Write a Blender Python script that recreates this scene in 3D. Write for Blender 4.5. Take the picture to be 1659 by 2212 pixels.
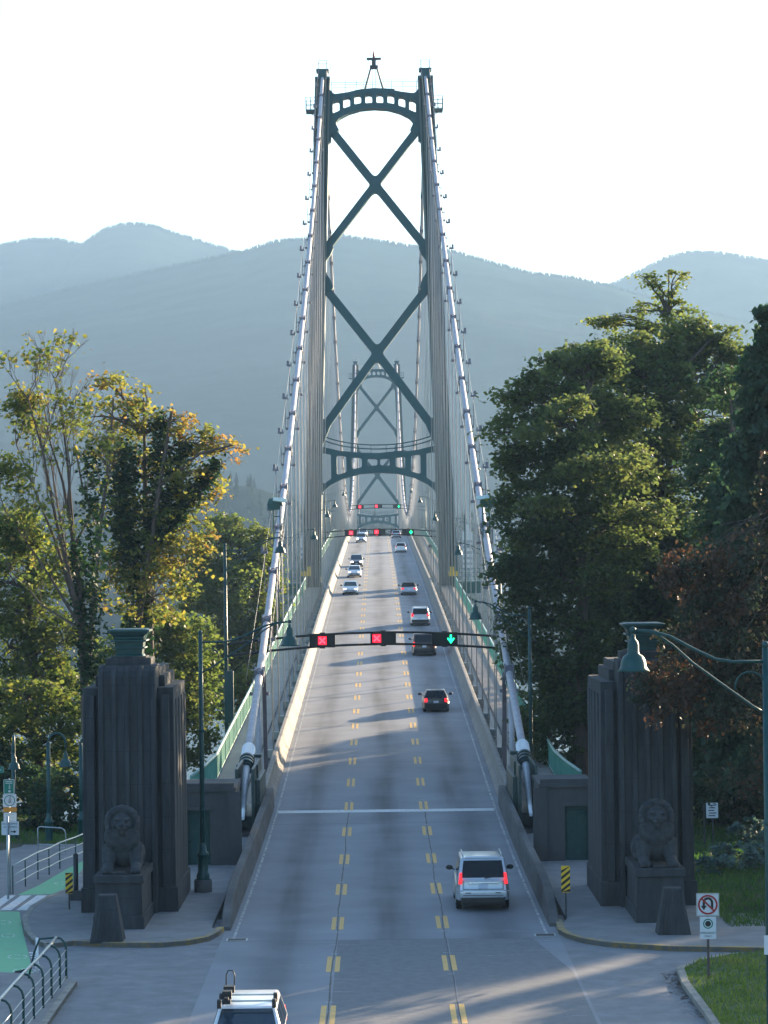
import bpy, bmesh, math, random
import numpy as np
from mathutils import Vector, Matrix, noise
from mathutils.geometry import tessellate_polygon
for o in list(bpy.data.objects): bpy.data.objects.remove(o)
S = bpy.context.scene
COL = S.collection
R = math.radians
# ------------------------------------------------------------------ camera
CAMX, CAMZ = -0.27, 12.4
cam = bpy.data.cameras.new('camera'); camo = bpy.data.objects.new('camera', cam); COL.objects.link(camo)
cam.sensor_fit = 'HORIZONTAL'; cam.sensor_width = 36; cam.lens = 36 * 5820 / 1659
cam.clip_start = 1; cam.clip_end = 60000
camo.matrix_world = (Matrix.Translation((CAMX, 0, CAMZ)) @ Matrix.Rotation(R(-0.149), 4, 'Z')
                     @ Matrix.Rotation(R(90 + 0.963), 4, 'X') @ Matrix.Rotation(R(-0.70), 4, 'Z'))
S.camera = camo
# ------------------------------------------------------------------ light
SUN_EL, SUN_AZ = R(11), R(38)          # azimuth measured from the bridge axis (+Y) towards +X
world = bpy.data.worlds.new('World'); S.world = world; world.use_nodes = True
wn = world.node_tree.nodes; bg = wn['Background']
sky = wn.new('ShaderNodeTexSky'); sky.sky_type = 'NISHITA'; sky.sun_disc = False
sky.sun_elevation = SUN_EL; sky.sun_rotation = SUN_AZ; sky.air_density = 1.0; sky.dust_density = 2.0; sky.ozone_density = 1.2
wb = wn.new('ShaderNodeMix'); wb.data_type = 'RGBA'; wb.blend_type = 'MULTIPLY'; wb.inputs[0].default_value = 1; wb.inputs[7].default_value = (.77, .98, 1.22, 1)
world.node_tree.links.new(sky.outputs[0], wb.inputs[6]); world.node_tree.links.new(wb.outputs[2], bg.inputs[0]); bg.inputs[1].default_value = 0.082
sl = bpy.data.lights.new('sun', 'SUN'); sl.energy = 4.6; sl.angle = R(0.5); sl.color = (1.0, 0.78, 0.53)
so = bpy.data.objects.new('sun', sl); COL.objects.link(so)
sdir = Vector((math.cos(SUN_EL) * math.sin(SUN_AZ), math.cos(SUN_EL) * math.cos(SUN_AZ), math.sin(SUN_EL)))
so.rotation_euler = sdir.to_track_quat('Z', 'Y').to_euler(); so.location = (60, 60, 120)
S.view_settings.view_transform = 'Standard'; S.view_settings.look = 'None'
S.view_settings.exposure = 2.2; S.view_settings.gamma = 1.0
S.cycles.use_denoising = True
S.cycles.max_bounces = 6; S.cycles.diffuse_bounces = 3; S.cycles.glossy_bounces = 3
S.cycles.transmission_bounces = 4; S.cycles.transparent_max_bounces = 8; S.cycles.volume_bounces = 1
S.cycles.sample_clamp_indirect = 6

# ------------------------------------------------------------------ helpers
def at(dx, dy, D):
    """point seen at (dx,dy) in the 1659-wide photo at distance D along the bridge axis"""
    x = dx - 0.0122 * (dy - 1204); y = dy + 0.0122 * (dx - 815.6)
    return Vector((CAMX + (x - 815.6) * D / 5820, D, CAMZ - (y - 1204) * D / 5820))
def gp(dx, dy, z=0.0):
    y = dy + 0.0122 * (dx - 815.6)
    return at(dx, dy, (CAMZ - z) * 5820 / (y - 1204))
_yy = np.array([-200, 96, 105, 118, 130, 150, 176, 205, 251, 289, 317, 361, 444, 490, 520, 553.5])
_zz = np.array([0, 0, .03, .26, .62, 1.5, 2.57, 3.87, 6.06, 7.72, 8.95, 10.6, 13.8, 15.55, 16.35, 16.7])
_fy = np.arange(-200, 1330, 1.0)
_fz = np.interp(np.where(_fy > 553.5, 1107 - _fy, _fy), _yy, _zz)
_k = np.ones(15) / 15
_fz = np.convolve(np.pad(_fz, 7, mode='edge'), _k, mode='valid')
def zr(y): return float(np.interp(y, _fy, _fz))

def tag(o, label=None, cat=None, group=None, kind=None):
    if label: o['label'] = label
    if cat: o['category'] = cat
    if group: o['group'] = group
    if kind: o['kind'] = kind
    return o
def empty(name, label, cat, loc=(0, 0, 0), rz=0, group=None):
    o = bpy.data.objects.new(name, None); COL.objects.link(o)
    o.location = loc; o.rotation_euler = (0, 0, rz)
    return tag(o, label, cat, group)
def link(name, me, parent=None, mat=None):
    o = bpy.data.objects.new(name, me); COL.objects.link(o)
    if mat is not None:
        me.materials.clear()
        for m in (mat if isinstance(mat, (list, tuple)) else [mat]): me.materials.append(m)
    if parent is not None: o.parent = parent
    return o
def copy_tree(o, parent=None, extra=None):
    c = o.copy(); COL.objects.link(c)
    if parent is not None: c.parent = parent
    for ch in list(o.children): copy_tree(ch, c)
    return c

class MB:
    def __init__(s): s.v = []; s.f = []; s.m = []; s.sm = []
    def add(s, verts, faces, mi=0, smooth=False):
        n = len(s.v); s.v += [tuple(v) for v in verts]
        for f in faces: s.f.append([i + n for i in f]); s.m.append(mi); s.sm.append(smooth)
        return s
    def box(s, x0, x1, y0, y1, z0, z1, mi=0):
        v = [(x0, y0, z0), (x1, y0, z0), (x1, y1, z0), (x0, y1, z0), (x0, y0, z1), (x1, y0, z1), (x1, y1, z1), (x0, y1, z1)]
        return s.add(v, [(0, 3, 2, 1), (4, 5, 6, 7), (0, 1, 5, 4), (1, 2, 6, 5), (2, 3, 7, 6), (3, 0, 4, 7)], mi)
    def frustum(s, b, t, z0, z1, mi=0):
        x0, x1, y0, y1 = b; X0, X1, Y0, Y1 = t
        v = [(x0, y0, z0), (x1, y0, z0), (x1, y1, z0), (x0, y1, z0), (X0, Y0, z1), (X1, Y0, z1), (X1, Y1, z1), (X0, Y1, z1)]
        return s.add(v, [(0, 3, 2, 1), (4, 5, 6, 7), (0, 1, 5, 4), (1, 2, 6, 5), (2, 3, 7, 6), (3, 0, 4, 7)], mi)
    def tube(s, pts, r, n=8, mi=0, smooth=True, caps=True):
        pts = [Vector(p) for p in pts]; k = len(pts)
        rr = r if isinstance(r, (list, tuple)) else [r] * k
        vs = []; prev = None
        for i, p in enumerate(pts):
            t = (pts[min(i + 1, k - 1)] - pts[max(i - 1, 0)])
            t = t.normalized() if t.length > 1e-9 else Vector((0, 0, 1))
            if prev is None:
                a = Vector((0, 0, 1)) if abs(t.z) < .9 else Vector((1, 0, 0))
                u = t.cross(a).normalized()
            else:
                u = (prev - t * prev.dot(t))
                u = u.normalized() if u.length > 1e-6 else t.orthogonal().normalized()
            prev = u; w = t.cross(u)
            for j in range(n):
                a = 2 * math.pi * j / n
                vs.append(p + (u * math.cos(a) + w * math.sin(a)) * rr[i])
        fs = []
        for i in range(k - 1):
            for j in range(n):
                fs.append((i * n + j, i * n + (j + 1) % n, (i + 1) * n + (j + 1) % n, (i + 1) * n + j))
        s.add(vs, fs, mi, smooth)
        if caps:
            n0 = len(s.v) - len(vs)
            s.f.append([n0 + j for j in range(n)][::-1]); s.m.append(mi); s.sm.append(False)
            s.f.append([n0 + (k - 1) * n + j for j in range(n)]); s.m.append(mi); s.sm.append(False)
        return s
    def bar(s, a, b, w, h, mi=0, up=(0, 0, 1)):
        a = Vector(a); b = Vector(b); t = (b - a).normalized(); up = Vector(up)
        if abs(t.dot(up)) > .99: up = Vector((0, 1, 0))
        u = t.cross(up).normalized() * w / 2; w2 = u.cross(t).normalized() * h / 2
        v = [p + q for p in (a, b) for q in (-u - w2, u - w2, u + w2, -u + w2)]
        return s.add(v, [(0, 1, 2, 3), (7, 6, 5, 4), (0, 4, 5, 1), (1, 5, 6, 2), (2, 6, 7, 3), (3, 7, 4, 0)], mi)
    def lathe(s, prof, c=(0, 0, 0), n=20, mi=0, smooth=True):
        vs = []; k = len(prof); c = Vector(c)
        for r, z in prof:
            for j in range(n):
                a = 2 * math.pi * j / n
                vs.append(c + Vector((r * math.cos(a), r * math.sin(a), z)))
        fs = [(i * n + j, i * n + (j + 1) % n, (i + 1) * n + (j + 1) % n, (i + 1) * n + j) for i in range(k - 1) for j in range(n)]
        return s.add(vs, fs, mi, smooth)
    def prism(s, pts, z0, z1, mi=0):
        n = len(pts); v = [(p[0], p[1], z0) for p in pts] + [(p[0], p[1], z1) for p in pts]
        f = [list(range(n))[::-1], list(range(n, 2 * n))] + [(i, (i + 1) % n, n + (i + 1) % n, n + i) for i in range(n)]
        return s.add(v, f, mi)
    def plate(s, outs, y0, y1, mi=0):
        """outlines in (x,z), the first the outer one, others holes; thickness y0..y1"""
        outs = [[Vector((p[0], p[1], 0)) for p in o] for o in outs]
        flat = [p for o in outs for p in o]; tri = tessellate_polygon(outs); n = len(flat)
        s.add([(p.x, y0, p.y) for p in flat] + [(p.x, y1, p.y) for p in flat],
              [tuple(t) for t in tri] + [tuple(i + n for i in t[::-1]) for t in tri], mi)
        b = len(s.v) - 2 * n; k = 0
        for o in outs:
            m = len(o)
            for i in range(m):
                s.f.append([b + k + i, b + k + (i + 1) % m, b + n + k + (i + 1) % m, b + n + k + i]); s.m.append(mi); s.sm.append(False)
            k += m
        return s
    def ball(s, c, r, nu=12, nv=8, mi=0):
        c = Vector(c); r = r if isinstance(r, (list, tuple)) else (r, r, r)
        vs = [c + Vector((r[0] * math.sin(math.pi * i / nv) * math.cos(2 * math.pi * j / nu), r[1] * math.sin(math.pi * i / nv) * math.sin(2 * math.pi * j / nu), r[2] * math.cos(math.pi * i / nv))) for i in range(nv + 1) for j in range(nu)]
        fs = [(i * nu + j, (i + 1) * nu + j, (i + 1) * nu + (j + 1) % nu, i * nu + (j + 1) % nu) for i in range(nv) for j in range(nu)]
        return s.add(vs, fs, mi, True)
    def mesh(s, name, fix=True):
        me = bpy.data.meshes.new(name); me.from_pydata(s.v, [], s.f)
        me.polygons.foreach_set('material_index', s.m); me.polygons.foreach_set('use_smooth', s.sm)
        if fix:
            bm = bmesh.new(); bm.from_mesh(me)
            bmesh.ops.remove_doubles(bm, verts=bm.verts, dist=1e-5)
            bmesh.ops.recalc_face_normals(bm, faces=bm.faces); bm.to_mesh(me); bm.free()
        me.update(); return me
    def build(s, name, mat, parent=None, bevel=0, seg=2, fix=True):
        me = s.mesh(name, fix)
        if bevel: bevel_mesh(me, bevel, seg)
        return link(name, me, parent, mat)
def bevel_mesh(me, w, seg=2, ang=30):
    bm = bmesh.new(); bm.from_mesh(me)
    es = [e for e in bm.edges if len(e.link_faces) == 2 and e.calc_face_angle(0) > R(ang)]
    bmesh.ops.bevel(bm, geom=es, offset=w, segments=seg, affect='EDGES', profile=.6, clamp_overlap=True)
    for f in bm.faces: f.smooth = True
    bm.to_mesh(me); bm.free()
    try: me.set_sharp_from_angle(angle=R(38))
    except Exception: pass
def fillet(pts, rad, n=5):
    out = []; k = len(pts)
    for i in range(k):
        p = Vector(pts[i][:2]); r = pts[i][2] if len(pts[i]) > 2 else rad
        a = (Vector(pts[i - 1][:2]) - p); b = (Vector(pts[(i + 1) % k][:2]) - p)
        if r <= 0: out.append((p.x, p.y)); continue
        ang = a.angle(b); d = min(r / math.tan(ang / 2), a.length * .48, b.length * .48)
        p0 = p + a.normalized() * d; p1 = p + b.normalized() * d
        for j in range(n + 1):
            t = j / n; q = p0 * (1 - t) ** 2 + p * 2 * t * (1 - t) + p1 * t * t
            out.append((q.x, q.y))
    return out
def np_mesh(name, verts, quads, tint=None, normals=False):
    me = bpy.data.meshes.new(name); nv = len(verts); nf = len(quads); k = quads.shape[1]
    me.vertices.add(nv); me.vertices.foreach_set('co', verts.astype(np.float32).ravel())
    me.loops.add(nf * k); me.loops.foreach_set('vertex_index', quads.astype(np.int32).ravel())
    me.polygons.add(nf); me.polygons.foreach_set('loop_start', (np.arange(nf) * k).astype(np.int32))
    me.update(calc_edges=True)
    if tint is not None:
        at_ = me.attributes.new('tint', 'FLOAT', 'POINT'); at_.data.foreach_set('value', tint.astype(np.float32))
    return me
def text_mesh(body, size, align='CENTER'):
    cu = bpy.data.curves.new('lettering', 'FONT'); cu.body = body; cu.size = size; cu.align_x = align; cu.align_y = 'CENTER'; cu.extrude = .002
    o = bpy.data.objects.new('lettering_tmp', cu); COL.objects.link(o)
    bpy.context.view_layer.update()
    me = bpy.data.meshes.new_from_object(o.evaluated_get(bpy.context.evaluated_depsgraph_get()))
    bpy.data.objects.remove(o); return me

# ------------------------------------------------------------------ materials
def nodes_of(name):
    m = bpy.data.materials.new(name); m.use_nodes = True
    nt = m.node_tree; return m, nt, nt.nodes, nt.links, nt.nodes['Principled BSDF']
def mat(name, col, rough=.6, metal=0, var=.25, scale=3, bump=0, streak=None, col2=None, emit=None, spec=.4, detail=6, coat=0):
    m, nt, N, L, P = nodes_of(name)
    P.inputs['Roughness'].default_value = rough; P.inputs['Metallic'].default_value = metal
    P.inputs['Specular IOR Level'].default_value = spec
    if coat: P.inputs['Coat Weight'].default_value = coat; P.inputs['Coat Roughness'].default_value = .08
    tc = N.new('ShaderNodeTexCoord'); mp = N.new('ShaderNodeMapping'); L.new(tc.outputs['Object'], mp.inputs[0])
    if streak: mp.inputs['Scale'].default_value = streak
    nz = N.new('ShaderNodeTexNoise'); nz.inputs['Scale'].default_value = scale; nz.inputs['Detail'].default_value = detail; nz.inputs['Roughness'].default_value = .62
    L.new(mp.outputs[0], nz.inputs['Vector'])
    cr = N.new('ShaderNodeValToRGB'); L.new(nz.outputs['Fac'], cr.inputs[0])
    c2 = col2 if col2 else tuple(min(1, c * (1 + var)) for c in col)
    c1 = tuple(c * (1 - var) for c in col)
    cr.color_ramp.elements[0].position = .3; cr.color_ramp.elements[0].color = (*c1, 1)
    cr.color_ramp.elements[1].position = .72; cr.color_ramp.elements[1].color = (*c2, 1)
    L.new(cr.outputs[0], P.inputs['Base Color'])
    if bump:
        b = N.new('ShaderNodeBump'); b.inputs['Strength'].default_value = bump; b.inputs['Distance'].default_value = .03
        L.new(nz.outputs['Fac'], b.inputs['Height']); L.new(b.outputs[0], P.inputs['Normal'])
    if emit:
        P.inputs['Emission Color'].default_value = (*emit[0], 1); P.inputs['Emission Strength'].default_value = emit[1]
    return m
def stone_mat(name, col, rough, **kw):
    """weathered stone with cast joints every 1.15 m and pale lime runs"""
    m = mat(name, col, rough, **kw); nt = m.node_tree; N, L = nt.nodes, nt.links; P = N['Principled BSDF']
    src = P.inputs['Base Color'].links[0].from_socket
    tc = N.new('ShaderNodeTexCoord'); sp = N.new('ShaderNodeSeparateXYZ'); L.new(tc.outputs['Object'], sp.inputs[0])
    def mt(op, a, b):
        n = N.new('ShaderNodeMath'); n.operation = op
        for i, v in enumerate((a, b)):
            if hasattr(v, 'links'): L.new(v, n.inputs[i])
            else: n.inputs[i].default_value = v
        return n.outputs[0]
    j = mt('LESS_THAN', mt('FRACT', mt('MULTIPLY', sp.outputs['Z'], 1 / 1.15), 0), .022)
    nz = N.new('ShaderNodeTexNoise'); nz.inputs['Scale'].default_value = 1.1; nz.inputs['Detail'].default_value = 10; nz.inputs['Roughness'].default_value = .7
    mp = N.new('ShaderNodeMapping'); mp.inputs['Scale'].default_value = (2.2, 2.2, .16); L.new(tc.outputs['Object'], mp.inputs[0]); L.new(mp.outputs[0], nz.inputs['Vector'])
    cr = N.new('ShaderNodeValToRGB'); L.new(nz.outputs['Fac'], cr.inputs[0]); cr.color_ramp.elements[0].position = .60; cr.color_ramp.elements[0].color = (0, 0, 0, 1); cr.color_ramp.elements[1].position = .78; cr.color_ramp.elements[1].color = (.6, .6, .6, 1)
    mx = N.new('ShaderNodeMix'); mx.data_type = 'RGBA'; L.new(cr.outputs[0], mx.inputs[0]); L.new(src, mx.inputs[6]); mx.inputs[7].default_value = (.095, .10, .105, 1)
    m2 = N.new('ShaderNodeMix'); m2.data_type = 'RGBA'; L.new(mt('MULTIPLY', j, .55), m2.inputs[0]); L.new(mx.outputs[2], m2.inputs[6]); m2.inputs[7].default_value = (.02, .02, .022, 1)
    L.new(m2.outputs[2], P.inputs['Base Color']); return m
def leaf_mat(name, cols, trans=.55):
    m, nt, N, L, P = nodes_of(name)
    at_ = N.new('ShaderNodeAttribute'); at_.attribute_name = 'tint'
    cr = N.new('ShaderNodeValToRGB'); L.new(at_.outputs['Fac'], cr.inputs[0])
    el = cr.color_ramp.elements
    while len(el) < len(cols): el.new(.5)
    for i, c in enumerate(cols): el[i].position = i / (len(cols) - 1); el[i].color = (*c, 1)
    P.inputs['Roughness'].default_value = .55; P.inputs['Specular IOR Level'].default_value = .25
    L.new(cr.outputs[0], P.inputs['Base Color'])
    tr = N.new('ShaderNodeBsdfTranslucent')
    hs = N.new('ShaderNodeHueSaturation'); hs.inputs['Saturation'].default_value = 1.1; hs.inputs['Value'].default_value = 2.0
    L.new(cr.outputs[0], hs.inputs['Color']); L.new(hs.outputs[0], tr.inputs[0])
    mx = N.new('ShaderNodeMixShader'); mx.inputs[0].default_value = trans
    L.new(P.outputs[0], mx.inputs[1]); L.new(tr.outputs[0], mx.inputs[2]); L.new(mx.outputs[0], N['Material Output'].inputs[0])
    return m
def road_mat():
    m, nt, N, L, P = nodes_of('worn_asphalt')
    P.inputs['Roughness'].default_value = .82; P.inputs['Specular IOR Level'].default_value = .3
    tc = N.new('ShaderNodeTexCoord'); sp = N.new('ShaderNodeSeparateXYZ'); L.new(tc.outputs['Object'], sp.inputs[0])
    def math_(op, a, b=None):
        n = N.new('ShaderNodeMath'); n.operation = op
        for i, v in enumerate((a, b)):
            if v is None: continue
            if hasattr(v, 'links'): L.new(v, n.inputs[i])
            else: n.inputs[i].default_value = v
        return n.outputs[0]
    # oil streak in the middle of every lane, worn by a stretched noise
    mp = N.new('ShaderNodeMapping'); mp.inputs['Scale'].default_value = (1.3, .05, 1); L.new(tc.outputs['Object'], mp.inputs[0])
    n1 = N.new('ShaderNodeTexNoise'); n1.inputs['Scale'].default_value = 1; n1.inputs['Detail'].default_value = 5; L.new(mp.outputs[0], n1.inputs['Vector'])
    mp2 = N.new('ShaderNodeMapping'); mp2.inputs['Scale'].default_value = (.12, .035, 1); L.new(tc.outputs['Object'], mp2.inputs[0])
    n0 = N.new('ShaderNodeTexNoise'); n0.inputs['Scale'].default_value = 1; n0.inputs['Detail'].default_value = 2; L.new(mp2.outputs[0], n0.inputs['Vector'])
    xs = math_('ADD', sp.outputs['X'], math_('MULTIPLY', math_('SUBTRACT', n0.outputs['Fac'], .5), 1.2))
    ph = math_('MULTIPLY', xs, 2 * math.pi / 3.54)
    lane = math_('MULTIPLY', math_('ADD', math_('COSINE', ph), 1.0), .5)
    lane = math_('POWER', lane, 2.2)
    st = math_('MULTIPLY', lane, n1.outputs['Fac'])
    st = math_('MULTIPLY', st, math_('ADD', n0.outputs['Fac'], .25))
    n2 = N.new('ShaderNodeTexNoise'); n2.inputs['Scale'].default_value = 22; n2.inputs['Detail'].default_value = 8; n2.inputs['Roughness'].default_value = .75; L.new(tc.outputs['Object'], n2.inputs['Vector'])
    n3 = N.new('ShaderNodeTexNoise'); n3.inputs['Scale'].default_value = .35; n3.inputs['Detail'].default_value = 5; L.new(tc.outputs['Object'], n3.inputs['Vector'])
    v = math_('ADD', math_('MULTIPLY', n2.outputs['Fac'], .10), math_('MULTIPLY', n3.outputs['Fac'], .14))
    v = math_('ADD', v, .105); v = math_('MULTIPLY', v, 1.15)
    v = math_('SUBTRACT', v, math_('MULTIPLY', st, .27))
    v = math_('MAXIMUM', v, .05)
    cb = N.new('ShaderNodeCombineColor')
    L.new(math_('MULTIPLY', v, .98), cb.inputs[0]); L.new(v, cb.inputs[1]); L.new(math_('MULTIPLY', v, 1.04), cb.inputs[2])
    L.new(cb.outputs[0], P.inputs['Base Color'])
    b = N.new('ShaderNodeBump'); b.inputs['Strength'].default_value = .25; b.inputs['Distance'].default_value = .01
    L.new(n2.outputs['Fac'], b.inputs['Height']); L.new(b.outputs[0], P.inputs['Normal'])
    return m
def paint_mat(name, col, wear=.35, under=(.13, .13, .135), scale=6):
    """worn road paint: the paint breaks up to the asphalt colour"""
    m, nt, N, L, P = nodes_of(name); P.inputs['Roughness'].default_value = .7
    tc = N.new('ShaderNodeTexCoord'); nz = N.new('ShaderNodeTexNoise'); nz.inputs['Scale'].default_value = scale; nz.inputs['Detail'].default_value = 9; nz.inputs['Roughness'].default_value = .75
    L.new(tc.outputs['Object'], nz.inputs['Vector'])
    cr = N.new('ShaderNodeValToRGB'); L.new(nz.outputs['Fac'], cr.inputs[0])
    cr.color_ramp.elements[0].position = wear; cr.color_ramp.elements[0].color = (*under, 1)
    cr.color_ramp.elements[1].position = wear + .12; cr.color_ramp.elements[1].color = (*col, 1)
    L.new(cr.outputs[0], P.inputs['Base Color']); return m

M = {}
M['road'] = road_mat()
M['side_asphalt'] = mat('pale_asphalt', (.205, .208, .213), .85, var=.22, scale=1.2, bump=.1, detail=10)
M['path'] = mat('path_concrete', (.21, .21, .21), .85, var=.2, scale=.8, detail=9)
M['concrete'] = mat('barrier_concrete', (.27, .245, .215), .85, var=.22, scale=1.4, bump=.15, streak=(1, 1, 1))
M['old_concrete'] = mat('weathered_concrete', (.115, .11, .105), .9, var=.35, scale=1.6, bump=.25, streak=(1, .25, 1))
M['stone'] = stone_mat('dark_granite', (.036, .040, .043), .85, var=.4, scale=2.6, bump=.25, streak=(1.2, 1.2, .22), col2=(.054, .058, .062))
M['stone_wall'] = mat('grey_render', (.075, .075, .075), .9, var=.22, scale=1.2, bump=.2, streak=(1, 1, .3))
M['lion'] = mat('lion_stone', (.040, .044, .047), .85, var=.4, scale=5, bump=.3)
M['kerb'] = mat('kerb_concrete', (.28, .26, .22), .9, var=.3, scale=2.5)
M['kerb_yellow'] = paint_mat('worn_yellow_kerb', (.42, .27, .06), .44, (.2, .18, .15), 3)
M['walk'] = mat('sidewalk_concrete', (.22, .215, .21), .88, var=.18, scale=1.1, detail=10, bump=.1)
M['deckwalk'] = mat('bridge_sidewalk', (.30, .27, .25), .85, var=.16, scale=.9, streak=(1, .3, 1))
M['green'] = mat('bridge_green_paint', (.030, .115, .100), .45, var=.22, scale=2.5, spec=.5)
M['towergreen'] = mat('tower_green_paint', (.008, .078, .092), .55, var=.2, scale=.6, streak=(1, 1, .3))
M['leg'] = mat('tower_leg_paint', (.075, .125, .12), .5, var=.2, scale=.5, streak=(1, 1, .15))
M['railgreen'] = mat('railing_green_paint', (.12, .37, .29), .45, var=.15, scale=1.5)
M['palegreen'] = mat('pale_green_rail', (.42, .55, .46), .45, var=.12, scale=2)
M['lampgreen'] = mat('lamp_green_paint', (.006, .058, .054), .42, var=.2, scale=4, spec=.45)
M['darkgreen'] = mat('dark_green_steel', (.015, .045, .042), .45, var=.25, scale=2)
M['cable'] = mat('cable_white_paint', (.47, .44, .455), .55, var=.16, scale=2.5, spec=.35)
M['band'] = mat('cable_band_steel', (.20, .19, .22), .5, var=.25, scale=5)
M['rope'] = mat('suspender_rope', (.42, .40, .38), .45, var=.25, scale=1, streak=(1, 1, .2))
M['whitepaint'] = mat('white_metal', (.75, .76, .76), .4, var=.08)
M['black'] = mat('black_housing', (.012, .013, .014), .5, var=.3)
M['dark'] = mat('dark_steel', (.035, .04, .042), .5, var=.3)
M['rust'] = mat('brown_strut_paint', (.10, .07, .065), .6, var=.3)
M['galv'] = mat('galvanised_steel', (.42, .46, .46), .35, metal=.6, var=.15, scale=6)
M['red_x'] = mat('red_signal', (.5, .02, .03), .4, var=.05, emit=((1, .008, .03), .62))
M['red_x_hi'] = mat('red_signal_bright', (.8, .2, .2), .4, var=.05, emit=((1, .035, .06), .85))
M['green_a'] = mat('green_signal', (.02, .6, .3), .4, var=.05, emit=((.01, 1, .30), .75))
M['tail'] = mat('tail_lamp', (.4, .01, .01), .25, var=.1, emit=((1, .02, .03), .35))
M['tail_faint'] = mat('tail_lamp_faint', (.25, .012, .012), .2, var=.1, emit=((1, .03, .03), .12))  # faint red glow added to lamps that are switched off
M['head'] = mat('head_lamp', (.9, .9, .85), .15, var=.02, emit=((1, .82, .68), 2))
M['headoff'] = mat('head_lamp_unlit', (.6, .62, .65), .1, var=.05)
M['glass'] = mat('car_glass', (.008, .011, .014), .06, var=.1, spec=.3)
M['tyre'] = mat('tyre_rubber', (.012, .012, .013), .8, var=.2)
M['rim'] = mat('wheel_rim', (.35, .36, .38), .3, metal=.8, var=.1)
M['plate'] = mat('licence_plate', (.55, .6, .7), .4, var=.05)
M['chrome'] = mat('chrome', (.8, .82, .85), .12, metal=1, var=.03)
M['plastic'] = mat('black_plastic', (.02, .021, .022), .55, var=.2)
M['yellow_line'] = paint_mat('worn_yellow_paint', (.72, .43, .12), .33)
M['white_line'] = paint_mat('worn_white_paint', (.60, .60, .58), .44)
M['white_bar'] = paint_mat('white_stop_line', (.66, .66, .64), .34)
M['greenlane'] = paint_mat('green_lane_paint', (.17, .46, .23), .34, (.20, .33, .22), 1.3)
M['patch'] = mat('newer_asphalt', (.175, .177, .18), .85, var=.16, scale=3, bump=.15, detail=10)
M['windscreen'] = mat('windscreen_glass', (.03, .05, .07), .05, var=.1, spec=.9)
M['seam'] = mat('tar_seam', (.035, .034, .033), .6, var=.2)
M['sign_w'] = mat('sign_white', (.62, .64, .66), .5, var=.06)
M['sign_g'] = mat('sign_green', (.01, .19, .14), .5, var=.08)
M['sign_o'] = mat('sign_orange', (.60, .25, .03), .5, var=.06)
M['sign_y'] = mat('sign_yellow', (.75, .45, .02), .5, var=.06)
M['sign_k'] = mat('sign_black', (.012, .012, .014), .5, var=.1)
M['sign_r'] = mat('sign_red', (.38, .015, .02), .5, var=.1)
M['bark'] = mat('bark', (.075, .055, .042), .9, var=.4, scale=4, bump=.5, streak=(1, 1, .3))
M['bark_pale'] = mat('maple_bark', (.12, .085, .065), .9, var=.35, scale=4, bump=.4, streak=(1, 1, .3))
M['grass'] = mat('grass_ground', (.055, .105, .028), .95, var=.4, scale=1.4, detail=9, bump=.3, col2=(.11, .15, .05))
M['soil'] = mat('forest_floor', (.045, .042, .028), .95, var=.4, scale=.5, detail=9, col2=(.07, .075, .035))
M['litter'] = mat('fallen_leaves', (.09, .05, .03), .95, var=.4, scale=8)
M['water'] = mat('sea_water', (.03, .06, .07), .22, var=.2, scale=.02, bump=.1, spec=.5)
M['crow'] = mat('crow_feathers', (.008, .008, .010), .45, var=.3)
M['skin'] = mat('skin', (.42, .25, .18), .6, var=.08)
M['cloth_a'] = mat('dark_jacket', (.03, .03, .04), .8, var=.2)
M['cloth_b'] = mat('pale_trousers', (.45, .38, .33), .8, var=.2)
M['hill'] = mat('forested_slope', (.026, .040, .030), 1.0, var=.45, scale=.012, spec=0, detail=12)
M['hillwood'] = mat('far_conifer_green', (.022, .04, .022), 1.0, var=.4, scale=.05, spec=0)
M['tower_block'] = mat('far_apartment_concrete', (.42, .42, .40), .8, var=.1, scale=.1)
M['tower_glass'] = mat('far_window_band', (.12, .14, .16), .4, var=.2, scale=.2)
# ------------------------------------------------------------------ ground, water, roads
def gz(x, y):
    z = -0.06
    if y > 128:
        z -= .42 * (y - 128) * min(1, .25 + abs(x) / 60) if abs(x) < 45 else .42 * (y - 128)
    if x < -15 and 112 < y < 150: z += .07 * (y - 112) * min(1, (-15 - x) / 6)
    if x > 15 and 100 < y < 150: z += .05 * (y - 100) * min(1, (x - 15) / 6)
    z += .35 * noise.noise((x * .06, y * .06, 3)) * min(1, max(0, (abs(x) - 16) / 15))
    return max(z, -58)
xs = np.concatenate([np.arange(-420, -60, 12), np.arange(-60, 60, 2.5), np.arange(60, 421, 12)])
ys = np.concatenate([np.arange(-240, 60, 12), np.arange(60, 290, 2.5), np.arange(290, 420, 10)])
vv = np.array([(x, y, gz(x, y)) for y in ys for x in xs]); nx = len(xs)
qq = np.array([(j * nx + i, j * nx + i + 1, (j + 1) * nx + i + 1, (j + 1) * nx + i) for j in range(len(ys) - 1) for i in range(nx - 1)])
me = np_mesh('ground', vv, qq); me.polygons.foreach_set('use_smooth', [True] * len(qq))
tag(link('ground', me, None, M['soil']), kind='structure')
b = MB(); b.add([(-1590, 150, -50), (1590, 150, -50), (1590, 9200, -50), (-1590, 9200, -50)], [(0, 1, 2, 3)])
tag(b.build('water', M['water']), kind='structure')

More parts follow.
